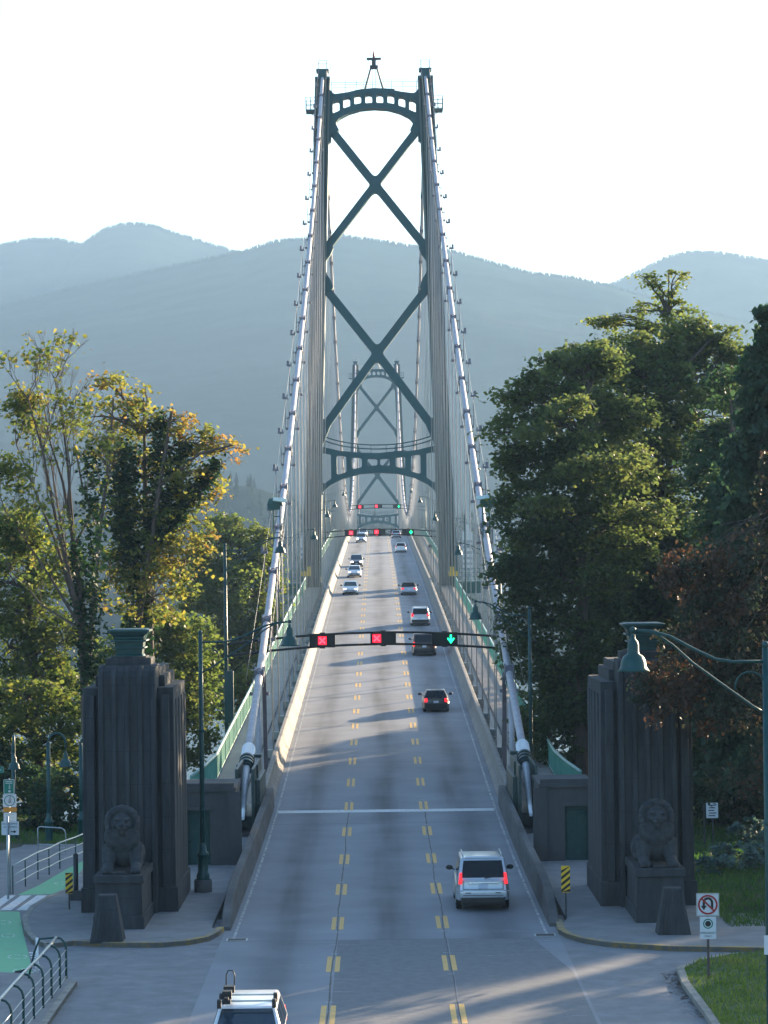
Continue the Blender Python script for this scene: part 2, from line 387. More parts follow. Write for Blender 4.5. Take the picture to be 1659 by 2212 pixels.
rng0 = np.random.default_rng(12)
def strip(mb, x0, x1, y0, y1, dz, step=3.0, mi=0):
    n = max(1, int(round((y1 - y0) / step))); pv = []
    for i in range(n + 1):
        y = y0 + (y1 - y0) * i / n; z = zr(y) + dz
        pv += [(x0, y, z), (x1, y, z)]
    mb.add(pv, [(2 * i, 2 * i + 1, 2 * i + 3, 2 * i + 2) for i in range(n)], mi)
b = MB(); strip(b, -5.5, 5.5, -60, 985, 0, 3); tag(b.build('road', M['road'], fix=False), kind='structure')
b = MB()
b.add([(-60, -60, 0), (-5.5, -60, 0), (-5.5, 93, 0), (-60, 93, 0)], [(0, 1, 2, 3)])
b.add([(5.5, -60, 0), (60, -60, 0), (60, 93, 0), (5.5, 93, 0)], [(0, 1, 2, 3)])
tag(b.build('side_road', M['side_asphalt'], fix=False), kind='structure')
# seams and patches of tar
b = MB()
for x0, ph in ((-1.78, 0), (1.80, 2)):
    pts = [(x0 + .09 * noise.noise((y * .13, ph, 0)) + .03 * noise.noise((y * .9, ph, 5)), y) for y in np.arange(40, 128, .8)]
    for (xa, ya), (xb, yb) in zip(pts, pts[1:]):
        w = .018 + .028 * abs(noise.noise((ya * .35, ph, 9)))
        b.add([(xa - w, ya, zr(ya) + .002), (xa + w, ya, zr(ya) + .002), (xb + w, yb, zr(yb) + .002), (xb - w, yb, zr(yb) + .002)], [(0, 1, 2, 3)])
for y in (87.6, 122.0): strip(b, -5.4, 5.4, y, y + .05, .002, 1)
for y in np.arange(146, 553, 18.7): strip(b, -5.4, 5.4, y, y + .07, .003, 1)
tag(b.build('road_seam', M['seam'], fix=False), kind='structure')
b = MB(); b.add([(-1.70, 58, .003), (1.78, 58, .003), (1.78, 87.55, .003), (-1.70, 87.55, .003)], [(0, 1, 2, 3)]); b.add([(1.86, 58, .003), (5.4, 58, .003), (5.4, 80.5, .003), (4.6, 87.55, .003), (1.86, 87.55, .003)], [(0, 1, 2, 3, 4)])
tag(b.build('road_patch', M['patch'], fix=False), kind='structure')
# painted markings
b = MB()
for k in range(-4, 60):
    y = 73.3 + 9.16 * k
    for s in (-1, 1):
        for d in (-.13, .13):
            strip(b, s * 1.77 + d - .075, s * 1.77 + d + .075, y - 1.55, y + 1.55, .006, 1.6)
tag(b.build('yellow_lane_marking', M['yellow_line'], fix=False), kind='structure')
b = MB()
for s in (-1, 1):
    x = 5.12 * s; strip(b, x - .045, x + .045, 88, 560, .006, 3)
tag(b.build('edge_line_marking', M['white_line'], fix=False), kind='structure')
b = MB(); strip(b, -5.15, 5.05, 126.0, 126.95, .006, .6)
tag(b.build('stop_line_marking', M['white_bar'], fix=False), kind='structure')

b = MB()
for k in range(-3, 9):
    y = 73.3 + 9.16 * k
    for s in (-1, 1):
        for dy in (-2.15, 2.1):
            if rng0.random() < .75: b.add([(s * 1.77 + dx + rng0.uniform(-.04, .04), y + dy + dd, zr(y + dy + dd) + .006) for dx, dd in ((-.12, -.03), (.12, -.03), (.10, .04), (-.10, .04))], [(0, 1, 2, 3)])
for k in range(46):
    x = rng0.uniform(-9, 5); y = rng0.uniform(66, 92); L_ = rng0.uniform(.3, 1.6); a = rng0.normal(0, .12)
    b.add([(x, y, .0065), (x + L_ * math.cos(a), y + L_ * math.sin(a), .0065), (x + L_ * math.cos(a), y + L_ * math.sin(a) + .018, .0065), (x, y + .022, .0065)], [(0, 1, 2, 3)])
tag(b.build('scuff_marking', M['white_line'], fix=False), kind='structure')
for x, y, l in ((-5.0, 88.0, 'iron drain grate at the kerb end by the cycle lane'), (5.05, 88.2, 'iron drain grate at the kerb end by the hazard marker')):
    root = empty('drain_grate', l, 'drain', (x, y, 0), group='drain grates at the kerb ends')
    b = MB(); b.box(-.34, .34, -.26, .26, .004, .010); b.build('frame', M['galv'], root)
    b = MB()
    for q in range(7): b.box(-.29, .29, -.22 + q * .066, -.18 + q * .066, .010, .013)
    b.box(-.30, .30, -.23, .23, .0101, .0106); b.build('grate', M['black'], root)
# islands with kerbs either side of the near end of the road
def island(pts, name, h=.15, m='walk'):
    b = MB(); b.prism(pts, -.2, h); o = b.build(name, M[m]); return tag(o, kind='structure')
def ccw(p):
    a = sum(p[i - 1][0] * p[i][1] - p[i][0] * p[i - 1][1] for i in range(len(p)))
    return p if a > 0 else p[::-1]
def kerb(pts, name, w=.22, h=.158, m='kerb', m2=None, y2=None):
    b = MB()
    for i in range(len(pts) - 1):
        p = Vector(pts[i] + (0,)) if len(pts[i]) == 2 else Vector(pts[i]); q = Vector(pts[i + 1] + (0,)) if len(pts[i + 1]) == 2 else Vector(pts[i + 1])
        t = (q - p).normalized(); n = Vector((-t.y, t.x, 0)) * w
        b.add([p, q, q + n, p + n, p + Vector((0, 0, h)), q + Vector((0, 0, h)), q + n + Vector((0, 0, h)), p + n + Vector((0, 0, h))],
              [(4, 5, 6, 7), (0, 1, 5, 4), (3, 7, 6, 2), (1, 2, 6, 5), (0, 4, 7, 3)], 0)
    return tag(b.build(name, M[m]), kind='structure')
def g2(x, y, z=.0):
    p = gp(x, y, z); return (p.x, p.y)
LK = [g2(*p) for p in ((485, 2010), (474, 2019), (452, 2031), (410, 2039), (350, 2044.5), (250, 2044.5), (160, 2040), (106, 2047), (72, 2037), (54.6, 2015), (50, 1988), (66, 1965), (99, 1945), (145.5, 1925.6))]
LK.append(g2(178, 1886)); LK.append((-11.7, 122))
island(ccw([(-5.95, LK[0][1])] + LK[1:] + [(-5.95, 122)]), 'sidewalk')
kerb([(p[0], p[1]) for p in LK[:7]][::-1], 'kerb', m='kerb_yellow')
kerb([(p[0], p[1]) for p in LK[6:15]][::-1], 'kerb', w=.2)
RK = [g2(*p) for p in ((1199, 1993), (1205, 2014.6), (1221, 2024), (1253.5, 2034), (1305, 2043), (1366, 2047.5), (1446.8, 2052.5), (1659, 2056))] + [(30, 85.3), (60, 85)]
island(ccw([(5.95, RK[0][1])] + RK[1:] + [(60, 88.2), (11.1, 88.6), (11.1, 101), (8.6, 104), (8.6, 122), (5.95, 122)]), 'sidewalk')
kerb(RK, 'kerb', m='kerb_yellow')
# grass island at the lower right
GK = [g2(*p) for p in ((1700, 2052), (1653, 2059), (1580, 2068), (1511, 2082), (1475.7, 2098), (1488.6, 2130.5), (1537, 2195), (1570, 2245), (1640, 2360))]
gpts = ccw(GK + [(16, 50), (30, 50), (30, 82)])
b = MB()
def tri_fan_grid(poly, step, zf):
    from mathutils.geometry import intersect_point_tri_2d
    P = [Vector((p[0], p[1], 0)) for p in poly]; tr = tessellate_polygon([P])
    return P, tr
b.prism(gpts, -.2, .12); tag(b.build('lawn', M['grass']), kind='structure')
kerb([p for p in GK[::-1]][0:7], 'kerb', w=.22, h=.15)
# leaf litter along that kerb, and grass blades
rng = np.random.default_rng(7)
def quads_from(centers, ax, ay, tint=None):
    n = len(centers); v = np.empty((n, 4, 3)); v[:, 0] = centers - ay; v[:, 1] = centers + ax; v[:, 2] = centers + ay; v[:, 3] = centers - ax
    q = np.arange(n * 4).reshape(n, 4); return v.reshape(-1, 3), q, (None if tint is None else np.repeat(tint, 4))
def inpoly(px, py, poly):
    c = np.zeros(len(px), bool); j = len(poly) - 1
    for i in range(len(poly)):
        xi, yi = poly[i]; xj, yj = poly[j]
        with np.errstate(divide='ignore', invalid='ignore'):
            c ^= ((yi > py) != (yj > py)) & (px < (xj - xi) * (py - yi) / (yj - yi + 1e-12) + xi)
        j = i
    return c
def grass(name, poly, n, h, zf, cols, seed=1):
    r = np.random.default_rng(seed); P = np.array(poly)
    x = r.uniform(P[:, 0].min(), P[:, 0].max(), n); y = r.uniform(P[:, 1].min(), P[:, 1].max(), n)
    k = inpoly(x, y, poly); x, y = x[k], y[k]; n = len(x)
    z = np.array([zf(a, c) for a, c in zip(x, y)])
    patch = np.array([noise.noise((a * .5, c * .5, 1)) for a, c in zip(x, y)])
    hh = h * r.uniform(.5, 1.2, n) * (1 + .5 * patch); an = r.uniform(0, math.pi, n); w = .022
    c = np.stack([x, y, z], 1); d = np.stack([np.cos(an) * w, np.sin(an) * w, 0 * an], 1)
    t = np.stack([r.normal(0, .35, n) * hh, r.normal(0, .35, n) * hh, hh], 1)
    v = np.empty((n, 4, 3)); v[:, 0] = c - d; v[:, 1] = c + d; v[:, 2] = c + t + d * .3; v[:, 3] = c + t - d * .3
    me = np_mesh(name, v.reshape(-1, 3), np.arange(n * 4).reshape(n, 4), np.repeat(np.clip(.5 + patch * .6 + r.normal(0, .18, n), 0, 1), 4))
    return tag(link(name, me, None, leaf_mat(name + '_blades', cols, .5)), kind='stuff')
grass('grass', gpts, 60000, .13, lambda a, c: .12, [(.05, .10, .02), (.10, .15, .03), (.16, .17, .06)], 3)
gl = [(-40, 118.5), (-13.2, 118.5), (-13.2, 140), (-40, 140)]
grass('grass', gl, 30000, .2, gz, [(.035, .09, .02), (.06, .13, .03), (.09, .15, .04)], 4)
gr = [(11.2, 89.0), (13, 88.75), (15, 89.1), (18, 88.7), (22, 89.1), (32, 88.9), (32, 125), (11.2, 125)]
grass('grass', gr, 60000, .17, lambda a, c: max(gz(a, c), .04), [(.03, .08, .02), (.05, .11, .025), (.09, .14, .04)], 5)
b = MB(); b.add([(-40, 118.4, gz(-40, 118.4) + .02), (-12.9, 118.4, .0), (-12.9, 130, .1), (-40, 130, gz(-40, 130) + .05)], [(0, 1, 2, 3)])
# a carpet of fallen leaves along the lower right and lower left gutters
n = 420; t = rng.uniform(0, 1, n); seg = rng.integers(0, 2, n)
A = [np.array(GK[4]), np.array(GK[5]), np.array(GK[6])]
base = np.array([A[s] + (A[s + 1] - A[s]) * u for s, u in zip(seg, t)]); off = np.abs(rng.normal(0, .28, n))
c = np.column_stack([base[:, 0] - off - .03, base[:, 1], np.full(n, .012)])
a_ = rng.uniform(0, 6.28, n); sz = rng.uniform(.03, .07, n)
v, q, tt = quads_from(c, np.column_stack([np.cos(a_) * sz, np.sin(a_) * sz, np.zeros(n)]), np.column_stack([-np.sin(a_) * sz * .7, np.cos(a_) * sz * .7, np.zeros(n)]), rng.uniform(0, 1, n))
tag(link('leaf_litter', np_mesh('leaf_litter', v, q, tt), None, leaf_mat('dry_leaf', [(.07, .03, .015), (.14, .07, .03), (.10, .06, .03)], .1)), kind='stuff')

# left: path with the green cycle lane, crossing bars, kerbed footway
PB = [(-60, 93), (-5.95, 93), (-12.9, 108), (-12.9, 118.5), (-60, 118.5)]
b = MB(); b.add([(-60, 93, 0), (-8, 93, 0), (-8, 118.4, 0), (-60, 118.4, 0)], [(0, 1, 2, 3)])
tag(b.build('path', M['path'], fix=False), kind='structure')
def sheet(px, z, name, m):
    p = [gp(x, y, z) for x, y in px]; b = MB(); b.add(p, [list(range(len(p)))]); return tag(b.build(name, M[m], fix=False), kind='structure')
sheet([(-60, 2093), (73, 2101), (66, 2066), (53, 2015), (48, 1988), (44, 1967), (-60, 1964)], .006, 'cycle_lane', 'greenlane')
sheet([(40, 1931), (117, 1929.5), (143, 1918), (172, 1893), (200, 1872), (232, 1850), (205, 1846), (145.5, 1876), (83, 1912)], .006, 'cycle_lane', 'greenlane')
b = MB()
for i in range(5):
    x0 = -40 + 34 * i
    p = [gp(x0 - 26, 1964, .007), gp(x0 - 2, 1964, .007), gp(x0 + 42, 1932, .007), gp(x0 + 20, 1932, .007)]
    b.add(p, [(0, 1, 2, 3)])
for i in range(8):
    y = 2054 + i * 5.2; x = 64 + i * 2.2
    b.add([gp(x, y, .007), gp(x + 13, y + .3, .007), gp(x + 14, y + 2.9, .007), gp(x + 1, y + 2.6, .007)], [(0, 1, 2, 3)])
for cx, cy, rx, ry in ((10, 1990, 17, 4), (20, 2018, 15, 4), (70, 2006, 0, 0), (40, 2064, 22, 4.5), (55, 2094, 26, 5), (105, 2146, 30, 5), (165, 1889, 18, 3), (140, 1906, 22, 3)):
    if rx == 0: continue
    for k in range(20):
        a0, a1 = 2 * math.pi * k / 20, 2 * math.pi * (k + .9) / 20
        if (k * 7) % 10 < 3: continue
        b.add([gp(cx + rx * math.cos(a0), cy + ry * math.sin(a0), .007), gp(cx + rx * math.cos(a1), cy + ry * math.sin(a1), .007),
               gp(cx + rx * .86 * math.cos(a1), cy + ry * .86 * math.sin(a1), .007), gp(cx + rx * .86 * math.cos(a0), cy + ry * .86 * math.sin(a0), .007)], [(0, 1, 2, 3)])
tag(b.build('crossing_marking', M['white_bar'], fix=False), kind='structure')
LW = [g2(*p) for p in ((168.6, 2126), (140, 2166), (109, 2212), (60, 2290), (20, 2360))]
LWi = [g2(*p) for p in ((148, 2118), (80, 2110), (-80, 2104))]
island(ccw(LW + [(-22, 62), (-22, LWi[-1][1])] + LWi[::-1]), 'sidewalk', .14)
kerb([p for p in LW], 'kerb', w=-.2, h=.148)

# ------------------------------------------------------------------ bridge deck
b = MB()
N_ = 200; ysd = np.linspace(119, 985, N_)
prof = [(-8.75, -.03), (8.75, -.03), (8.75, -.75), (6.5, -1.0), (6.5, -2.6), (-6.5, -2.6), (-6.5, -1.0), (-8.75, -.75)]
k = len(prof); vs = [(x, y, zr(y) + z) for y in ysd for x, z in prof]
fs = [(i * k + j, i * k + (j + 1) % k, (i + 1) * k + (j + 1) % k, (i + 1) * k + j) for i in range(N_ - 1) for j in range(k)]
fs += [list(range(k)), [(N_ - 1) * k + j for j in range(k)][::-1]]
b.add(vs, fs); b.build('bridge_deck', M['dark'], fix=True)['kind'] = 'structure'
b = MB()
for s in (-1, 1):
    xa, xb = (6.95 * s, 8.6 * s); strip(b, min(xa, xb), max(xa, xb), 120, 985, .12, 4)
    for x in (6.95 * s,):
        n = 216; pv = []
        for i in range(n + 1):
            y = 120 + 865 * i / n; pv += [(x, y, zr(y) - .03), (x, y, zr(y) + .12)]
        b.add(pv, [(2 * i, 2 * i + 1, 2 * i + 3, 2 * i + 2) for i in range(n)])
tag(b.build('bridge_sidewalk', M['deckwalk'], fix=False), kind='structure')

def sweep_profile(prof, path, side, name, m, label, cat, parent=None, bev=0, group=None):
    """prof: (outward offset, height); path: list of (x edge, y, z, height scale)"""
    b = MB(); k = len(prof); vs = []
    for (x, y, z, h) in path: vs += [(side * (x + d), y, z + zz * h) for d, zz in prof]
    n = len(path)
    fs = [(i * k + j, i * k + (j + 1) % k, (i + 1) * k + (j + 1) % k, (i + 1) * k + j) for i in range(n - 1) for j in range(k)]
    fs += [list(range(k)), [(n - 1) * k + j for j in range(k)][::-1]]
    b.add(vs, fs); o = b.build(name, M[m], parent); return tag(o, label, cat, group)
jersey = [(0, -.02), (0, .10), (.16, .32), (.24, .60), (.27, .92), (.33, .97), (.50, .97), (.54, .93), (.56, -.02)]
path = [(5.42, y, zr(y), 1) for y in np.arange(128.4, 985, 4)]
for s, l in ((-1, 'long concrete barrier whose inner face catches the warm sun'), (1, 'long concrete barrier with its inner face in shadow')):
    sweep_profile(jersey, path, s, 'concrete_barrier', 'concrete', l, 'barrier', group='barriers along the bridge road')
wall = [(0, -.15), (.03, 1.02), (.06, 1.08), (.30, 1.08), (.33, 1.02), (.38, -.15)]
wp = [(5.32, y, zr(y), h) for y, h in ((90.2, .12), (91.2, .45), (92.4, .70), (94, .86), (96.5, .97), (100, 1), (106, 1), (112, 1), (118, 1), (124, .97), (128.4, .84))]
for s, l in ((-1, 'dark concrete end wall sloping down beside the lamp post with stepped base'), (1, 'dark concrete end wall sloping down beside the striped hazard sign on the sidewalk')):
    sweep_profile(wall, wp, s, 'concrete_wall', 'old_concrete', l, 'wall', group='end walls of the road barriers')

# green pedestrian railings on the outer edges
def railing(s, label):
    root = empty('pedestrian_railing', label, 'railing', (8.62 * s, 130, zr(130)), group='green railings on the bridge edges')
    loc = Vector(root.location)
    path = [(9.35, 129.5, zr(129.5) + .02)] + [(8.95, 133.5, zr(133.5) + .05), (8.62, 137.5, zr(137.5) + .12)] + [(8.62, y, zr(y) + .12) for y in np.arange(141.5, 984, 4)]
    P = [Vector((s * x, y, z)) for x, y, z in path]
    t = MB(); t.tube([p + Vector((0, 0, 1.36)) - loc for p in P], .075, 6); t.build('top_rail', M['palegreen'], root)
    t = MB()
    for p, q in zip(P, P[1:]): t.bar(p + Vector((0, 0, .16)) - loc, q + Vector((0, 0, .16)) - loc, .06, .1)
    t.build('bottom_rail', M['palegreen'], root)
    t = MB()
    for p, q in zip(P, P[1:]):
        far = p.y > 420; m = 12 if far else 30
        for i in range(m):
            c = p.lerp(q, (i + .5) / m) - loc; w = .02 if not far else .05
            t.add([c + Vector((-.015, -w, .2)), c + Vector((.015, -w, .2)), c + Vector((.015, w, .2)), c + Vector((-.015, w, .2)),
                   c + Vector((-.015, -w, 1.3)), c + Vector((.015, -w, 1.3)), c + Vector((.015, w, 1.3)), c + Vector((-.015, w, 1.3))],
                  [(0, 1, 5, 4), (1, 2, 6, 5), (2, 3, 7, 6), (3, 0, 4, 7)])
    o = t.build('baluster_infill', M['railgreen'], root, fix=False)
    t = MB(); t.box(-.05, .05, -.06, .06, 0, 1.36); pm = t.mesh('rail_post'); pm.materials.append(M['railgreen']); t = MB()
    for i, p in enumerate(P):
        c = p - loc
        if i < 96: link('rail_post', pm, root).location = c
        else: t.box(c.x - .05, c.x + .05, c.y - .06, c.y + .06, c.z, c.z + 1.36)
    t.build('rail_post', M['railgreen'], root)['kind'] = 'stuff' 
railing(-1, 'pale green railing along the bridge edge above the leafy tree')
railing(1, 'pale green railing along the bridge edge beside the dark overhanging trees')

# ------------------------------------------------------------------ towers
ZD = zr(317)
def uleg(z): return 6.05 + .034 * (68.8 - z)
def tower(y0, label):
    root = empty('bridge_tower', label, 'bridge tower', (0, y0, ZD), group='towers of the suspension bridge')
    def bl(b, name, m, **k):
        o = b.build(name, M[m], root, **k); o.location = (0, 0, -ZD); return o
    for s in (-1, 1):
        # cellular leg: grooved outline lofted up the batter
        hw0 = .92
        pro = []; n = 9
        for i in range(n):
            x0 = -1 + 2 * i / n; x1 = -1 + 2 * (i + 1) / n; d = 1.0 if i % 2 == 0 else .5
            pro += [(x0, -d), (x1, -d)]
        pro2 = pro + [(p[0], -p[1]) for p in pro[::-1]]
        b = MB(); zs = [-56, -20, 0, 9, 25, 45, 60, 66.5, 68.6]; k = len(pro2); vs = []
        for z in zs:
            hw = .96 - .0012 * max(0, z - 9) if z > 9 else 1.15
            hd = 1.35 if z > 9 else 1.7
            vs += [(s * uleg(z) + px * hw, py * hd, z) for px, py in pro2]
        fs = [(i * k + j, i * k + (j + 1) % k, (i + 1) * k + (j + 1) % k, (i + 1) * k + j) for i in range(len(zs) - 1) for j in range(k)]
        fs += [list(range(k))[::-1], [(len(zs) - 1) * k + j for j in range(k)]]
        b.add(vs, fs); leg = bl(b, 'leg', 'leg')
        b = MB(); x = s * 6.05
        b.box(x - .9, x + .9, -1.5, 1.5, 68.6, 68.95); b.box(x - .55, x + .55, -1.2, 1.2, 68.95, 69.7)
        b.box(x - .75, x + .75, -1.0, 1.0, 69.7, 69.95); bl(b, 'saddle_housing', 'towergreen', bevel=.03)
        b = MB(); xx = x
        for dx in (-.5, .5):
            for dy in (-.9, .9): b.bar((xx + dx, dy, 69.9), (xx + dx, dy, 70.95), .07, .07)
        for dy in (-.9, .9): b.bar((xx - .55, dy, 70.95), (xx + .55, dy, 70.95), .08, .06)
        for dx in (-.5, .5): b.bar((xx + dx, -.9, 70.95), (xx + dx, .9, 70.95), .07, .06)
        b.bar((xx - s * .5, -.9, 70.9), (xx - s * .95, -.9, 70.45), .05, .05); b.bar((xx - s * .95, -.9, 70.45), (xx - s * .95, -.9, 69.75), .05, .05); b.bar((xx - s * .5, -.9, 69.8), (xx - s * .95, -.9, 69.75), .05, .05)
        bl(b, 'guard_frame', 'galv')
        # outer access platform
        b = MB(); xo = s * 7.0; xe = s * 8.05
        b.box(min(xo, xe), max(xo, xe), -1.3, 1.3, 64.95, 65.1)
        for zz in (65.6, 66.1, 66.55):
            for yy in (-1.28, 1.28): b.bar((xo, yy, zz), (xe, yy, zz), .05, .05)
            b.bar((xe, -1.28, zz), (xe, 1.28, zz), .05, .05)
        for yy in (-1.28, 0, 1.28): b.bar((xe, yy, 65), (xe, yy, 66.6), .07, .07); b.bar((s * 7.5, yy, 65), (s * 7.5, yy, 66.6), .05, .05)
        b.bar((xe, -1, 65), (s * 6.9, -1, 64.3), .08, .08); bl(b, 'access_platform', 'towergreen')
        # balcony of the sidewalk round the leg, at road level
        b = MB(); xa, xb = s * 8.9, s * 11.8
        b.box(min(xa, xb), max(xa, xb), -3, 3, 9.25, 9.5); b.box(min(xa, xb), max(xa, xb), -2.8, -2.4, 8.1, 8.9); b.box(min(xa, xb), max(xa, xb), -2.9, -2.3, 8.9, 9.25)
        for zz in (10.0, 10.5, 11.0): b.bar((xa, -2.95, zz), (xb, -2.95, zz), .07, .07); b.bar((xb, -2.95, zz), (xb, 2.95, zz), .07, .07)
        for q in range(5):
            x_ = xa + (xb - xa) * q / 4; b.bar((x_, -2.95, 9.4), (x_, -2.95, 11), .08, .08)
        b.bar((xb, 2.95, 9.4), (xb, 2.95, 11), .08, .08); b.bar((xa, -2.6, 8.2), (xb, -2.6, 6.9), .2, .2)
        bl(b, 'leg_balcony', 'green')
    sym = lambda l: l + [(-x, z) + tuple(r) for x, z, *r in l[::-1]]
    # upper portal with its eight openings
    top = [(-5.9, 67.5, 0), (-5.15, 67.45, .2), (-4.75, 66.95, .6), (-3.2, 67.15, 1), (-1.6, 67.5, 1), (0, 67.62, 0)]
    half = [(0, 65.25, 0), (-1.6, 65.12, 1), (-3.0, 64.72, 1), (-4.1, 64.15, .6), (-4.62, 63.55, .5), (-4.2, 62.75, 0), (-4.75, 62.15, 0), (-4.95, 62.3, .15), (-5.12, 62.1, .15), (-5.12, 61.5, .1), (-5.55, 61.2, .3), (-5.6, 60.2, 0), (-5.9, 60.2, 0)]
    left = top + half  # runs over the top to the centre, then ... build whole outline
    out = fillet(top, .5) + fillet([(-x, z, *r) for x, z, *r in top[::-1]][1:], .5)
    low = fillet([(-x, z, *r) for x, z, *r in half[::-1]], .4) + fillet(half, .4)
    holes = []
    for u, zc, hh in ((.65, 66.38, .53), (1.95, 66.33, .55), (3.25, 65.98, .60), (4.5, 65.52, .68)):
        for s in (-1, 1):
            sl_ = -.05 * u * .8
            holes.append(fillet([(s * (u - .40), zc - hh - sl_ * 1, .12), (s * (u + .40), zc - hh + sl_, .12), (s * (u + .40), zc + hh + sl_ * .8, .33), (s * (u - .40), zc + hh - sl_ * .6, .33)], .3))
    def orient(p, cc=True):
        a = sum(p[i - 1][0] * p[i][1] - p[i][0] * p[i - 1][1] for i in range(len(p))); return p if (a > 0) == cc else p[::-1]
    outline = out + low[:-1]
    b = MB(); b.plate([orient(outline)] + [orient(h, False) for h in holes], -.95, .95); bl(b, 'upper_portal', 'towergreen')
    # X braces
    def xbrace(zc, ut, zt, ul, zl, w):
        pts = []
        c = (0, zc)
        def arm(u, z):
            d = Vector((u, z - zc)).normalized(); n = Vector((-d.y, d.x)) * w / 2; return d, n
        ends = [(ut, zt), (-ut, zt), (-ul, zl), (ul, zl)]
        poly = []
        for i, (u, z) in enumerate(ends):
            d, n = arm(u, z); d2, n2 = arm(*ends[(i + 1) % 4])
            poly += [(u - n.x, z - n.y, 0), (u + n.x, z + n.y, 0)]
            # inner corner between this arm's left edge and next arm's right edge
            p = Vector((n.x, zc + n.y)); q = Vector((-n2.x, zc - n2.y))
            det = d.x * (-d2.y) + d2.x * d.y
            r = q - p; tt = (r.x * (-d2.y) + d2.x * r.y) / det
            x = p + d * tt; poly.append((x.x, x.y, .55))
        return fillet(poly, .3)
    b = MB(); b.plate([orient(xbrace(56.3, 5.2, 62.95, 6.2, 48.4, .86))], -.8, .8)
    bl(b, 'cross_brace', 'towergreen')
    b = MB(); b.plate([orient(xbrace(36.4, 6.45, 44.7, 6.75, 27.2, .92))], -.8, .8)
    bl(b, 'cross_brace', 'towergreen')
    for s in (-1, 1):
        b = MB()
        g = fillet([(-7.2, 50.0, 0), (-6.35, 50.0, .0), (-6.02, 49.55, .25), (-5.5, 49.55, .2), (-5.0, 48.9, .3), (-5.35, 48.1, .3), (-5.85, 47.4, .8), (-5.98, 46.6, .8), (-5.85, 45.8, .8), (-5.35, 45.0, .3), (-5.1, 44.2, .2), (-5.6, 43.5, .4), (-6.3, 43.6, .3), (-6.55, 43.0, 0), (-7.2, 43.0, 0)], .3)
        b.plate([orient([(-s * x, z) for x, z in g])], -.9, .9); bl(b, 'gusset', 'towergreen'); b = MB()
        g = fillet([(-7.8, 29.6, 0), (-6.72, 29.6, 0), (-6.62, 28.85, .3), (-6.1, 28.6, .2), (-5.6, 28.0, .2), (-6.0, 27.0, .1), (-6.9, 24.9, 0), (-7.8, 24.9, 0)], .3)
        b.plate([orient([(-s * x, z) for x, z in g])], -.9, .9); bl(b, 'gusset', 'towergreen')
    # lower portal
    hp = [(-7.1, 25.75, 0), (-6.6, 25.45, .2), (-4.5, 24.95, 1), (-2.2, 24.72, 1), (0, 24.65, 0)]
    hb = [(0, 22.35, 0), (-2.2, 22.2, 1), (-4.2, 21.7, 1), (-5.7, 20.95, 1), (-6.5, 20.25, .5), (-6.95, 19.2, .4), (-7.1, 18.2, 0)]
    outline = fillet(hp, .5) + fillet([(-x, z, *r) for x, z, *r in hp[::-1]][1:], .5) + fillet([(-x, z, *r) for x, z, *r in hb[::-1]], .5) + fillet(hb, .5)[1:]
    holes = []
    for q in ([(.16, 23.95), (1.3, 24.0), (1.3, 23.15), (.16, 23.2)], [(1.98, 24.08), (3.12, 24.2), (3.12, 22.75), (1.98, 23.02)], [(3.8, 24.3), (4.92, 24.45), (4.92, 22.1), (3.8, 22.45)], [(5.6, 24.55), (6.62, 24.75), (6.62, 21.0), (5.6, 21.7)]):
        for s in (-1, 1): holes.append(orient(fillet([(s * x, z) for x, z in q], .24), False))
    b = MB(); b.plate([orient(outline)] + holes, -.9, .9); bl(b, 'lower_portal', 'towergreen')
    # railings on both portals
    b = MB()
    for yy in (-.85, .85):
        for dz in (.5, .98):
            b.tube([(u, yy, 24.65 + dz + .021 * u * u + .0004 * u ** 4 * .3) for u in np.linspace(-6.7, 6.7, 15)], .035, 5)
        for u in np.linspace(-6.3, 6.3, 8): b.bar((u, yy, 24.55 + .02 * u * u), (u, yy, 25.65 + .021 * u * u), .05, .05)
    bl(b, 'walkway_railing', 'towergreen')
    b = MB()
    for yy in (-.9, .9):
        for zz in (67.75, 68.05, 68.35, 68.6): b.bar((-5.1, yy, zz), (5.1, yy, zz), .035, .035)
        for u in (-5, -3.4, -2.05, 2.05, 3.4, 5): b.bar((u, yy, 67.0), (u, yy, 68.62), .045, .045)
    bl(b, 'top_railing', 'galv')
    # aircraft beacon on an A frame
    b = MB()
    for s in (-1, 1):
        for yy in (-.7, .7): b.bar((s * 1.12, yy, 67.45), (s * .38, yy * .5, 70.1), .15, .13)
        b.bar((s * .2, 0, 67.5), (s * .2, 0, 70.1), .05, .05); b.bar((s * 1.35, -.7, 67.5), (s * .6, -.5, 71.1), .035, .035)
    b.box(-.48, .48, -.45, .45, 70.05, 70.4); b.box(-.24, .24, -.24, .24, 70.4, 71.1); b.box(-.85, .85, -.3, .3, 71.1, 71.32)
    mast = bl(b, 'beacon_mast', 'dark')
    b = MB(); b.lathe([(0, 71.32), (.14, 71.32), (.15, 71.75), (.07, 71.95), (.05, 72.15), (0, 72.25)], n=10)
    o = b.build('beacon', mat('beacon_glass', (.45, .06, .03), .4, var=.1), mast)
    return root
tower(317, 'tall green steel tower with crossed braces standing nearer over the road')
tower(790, 'hazy green steel tower seen small between the legs of the bigger one')

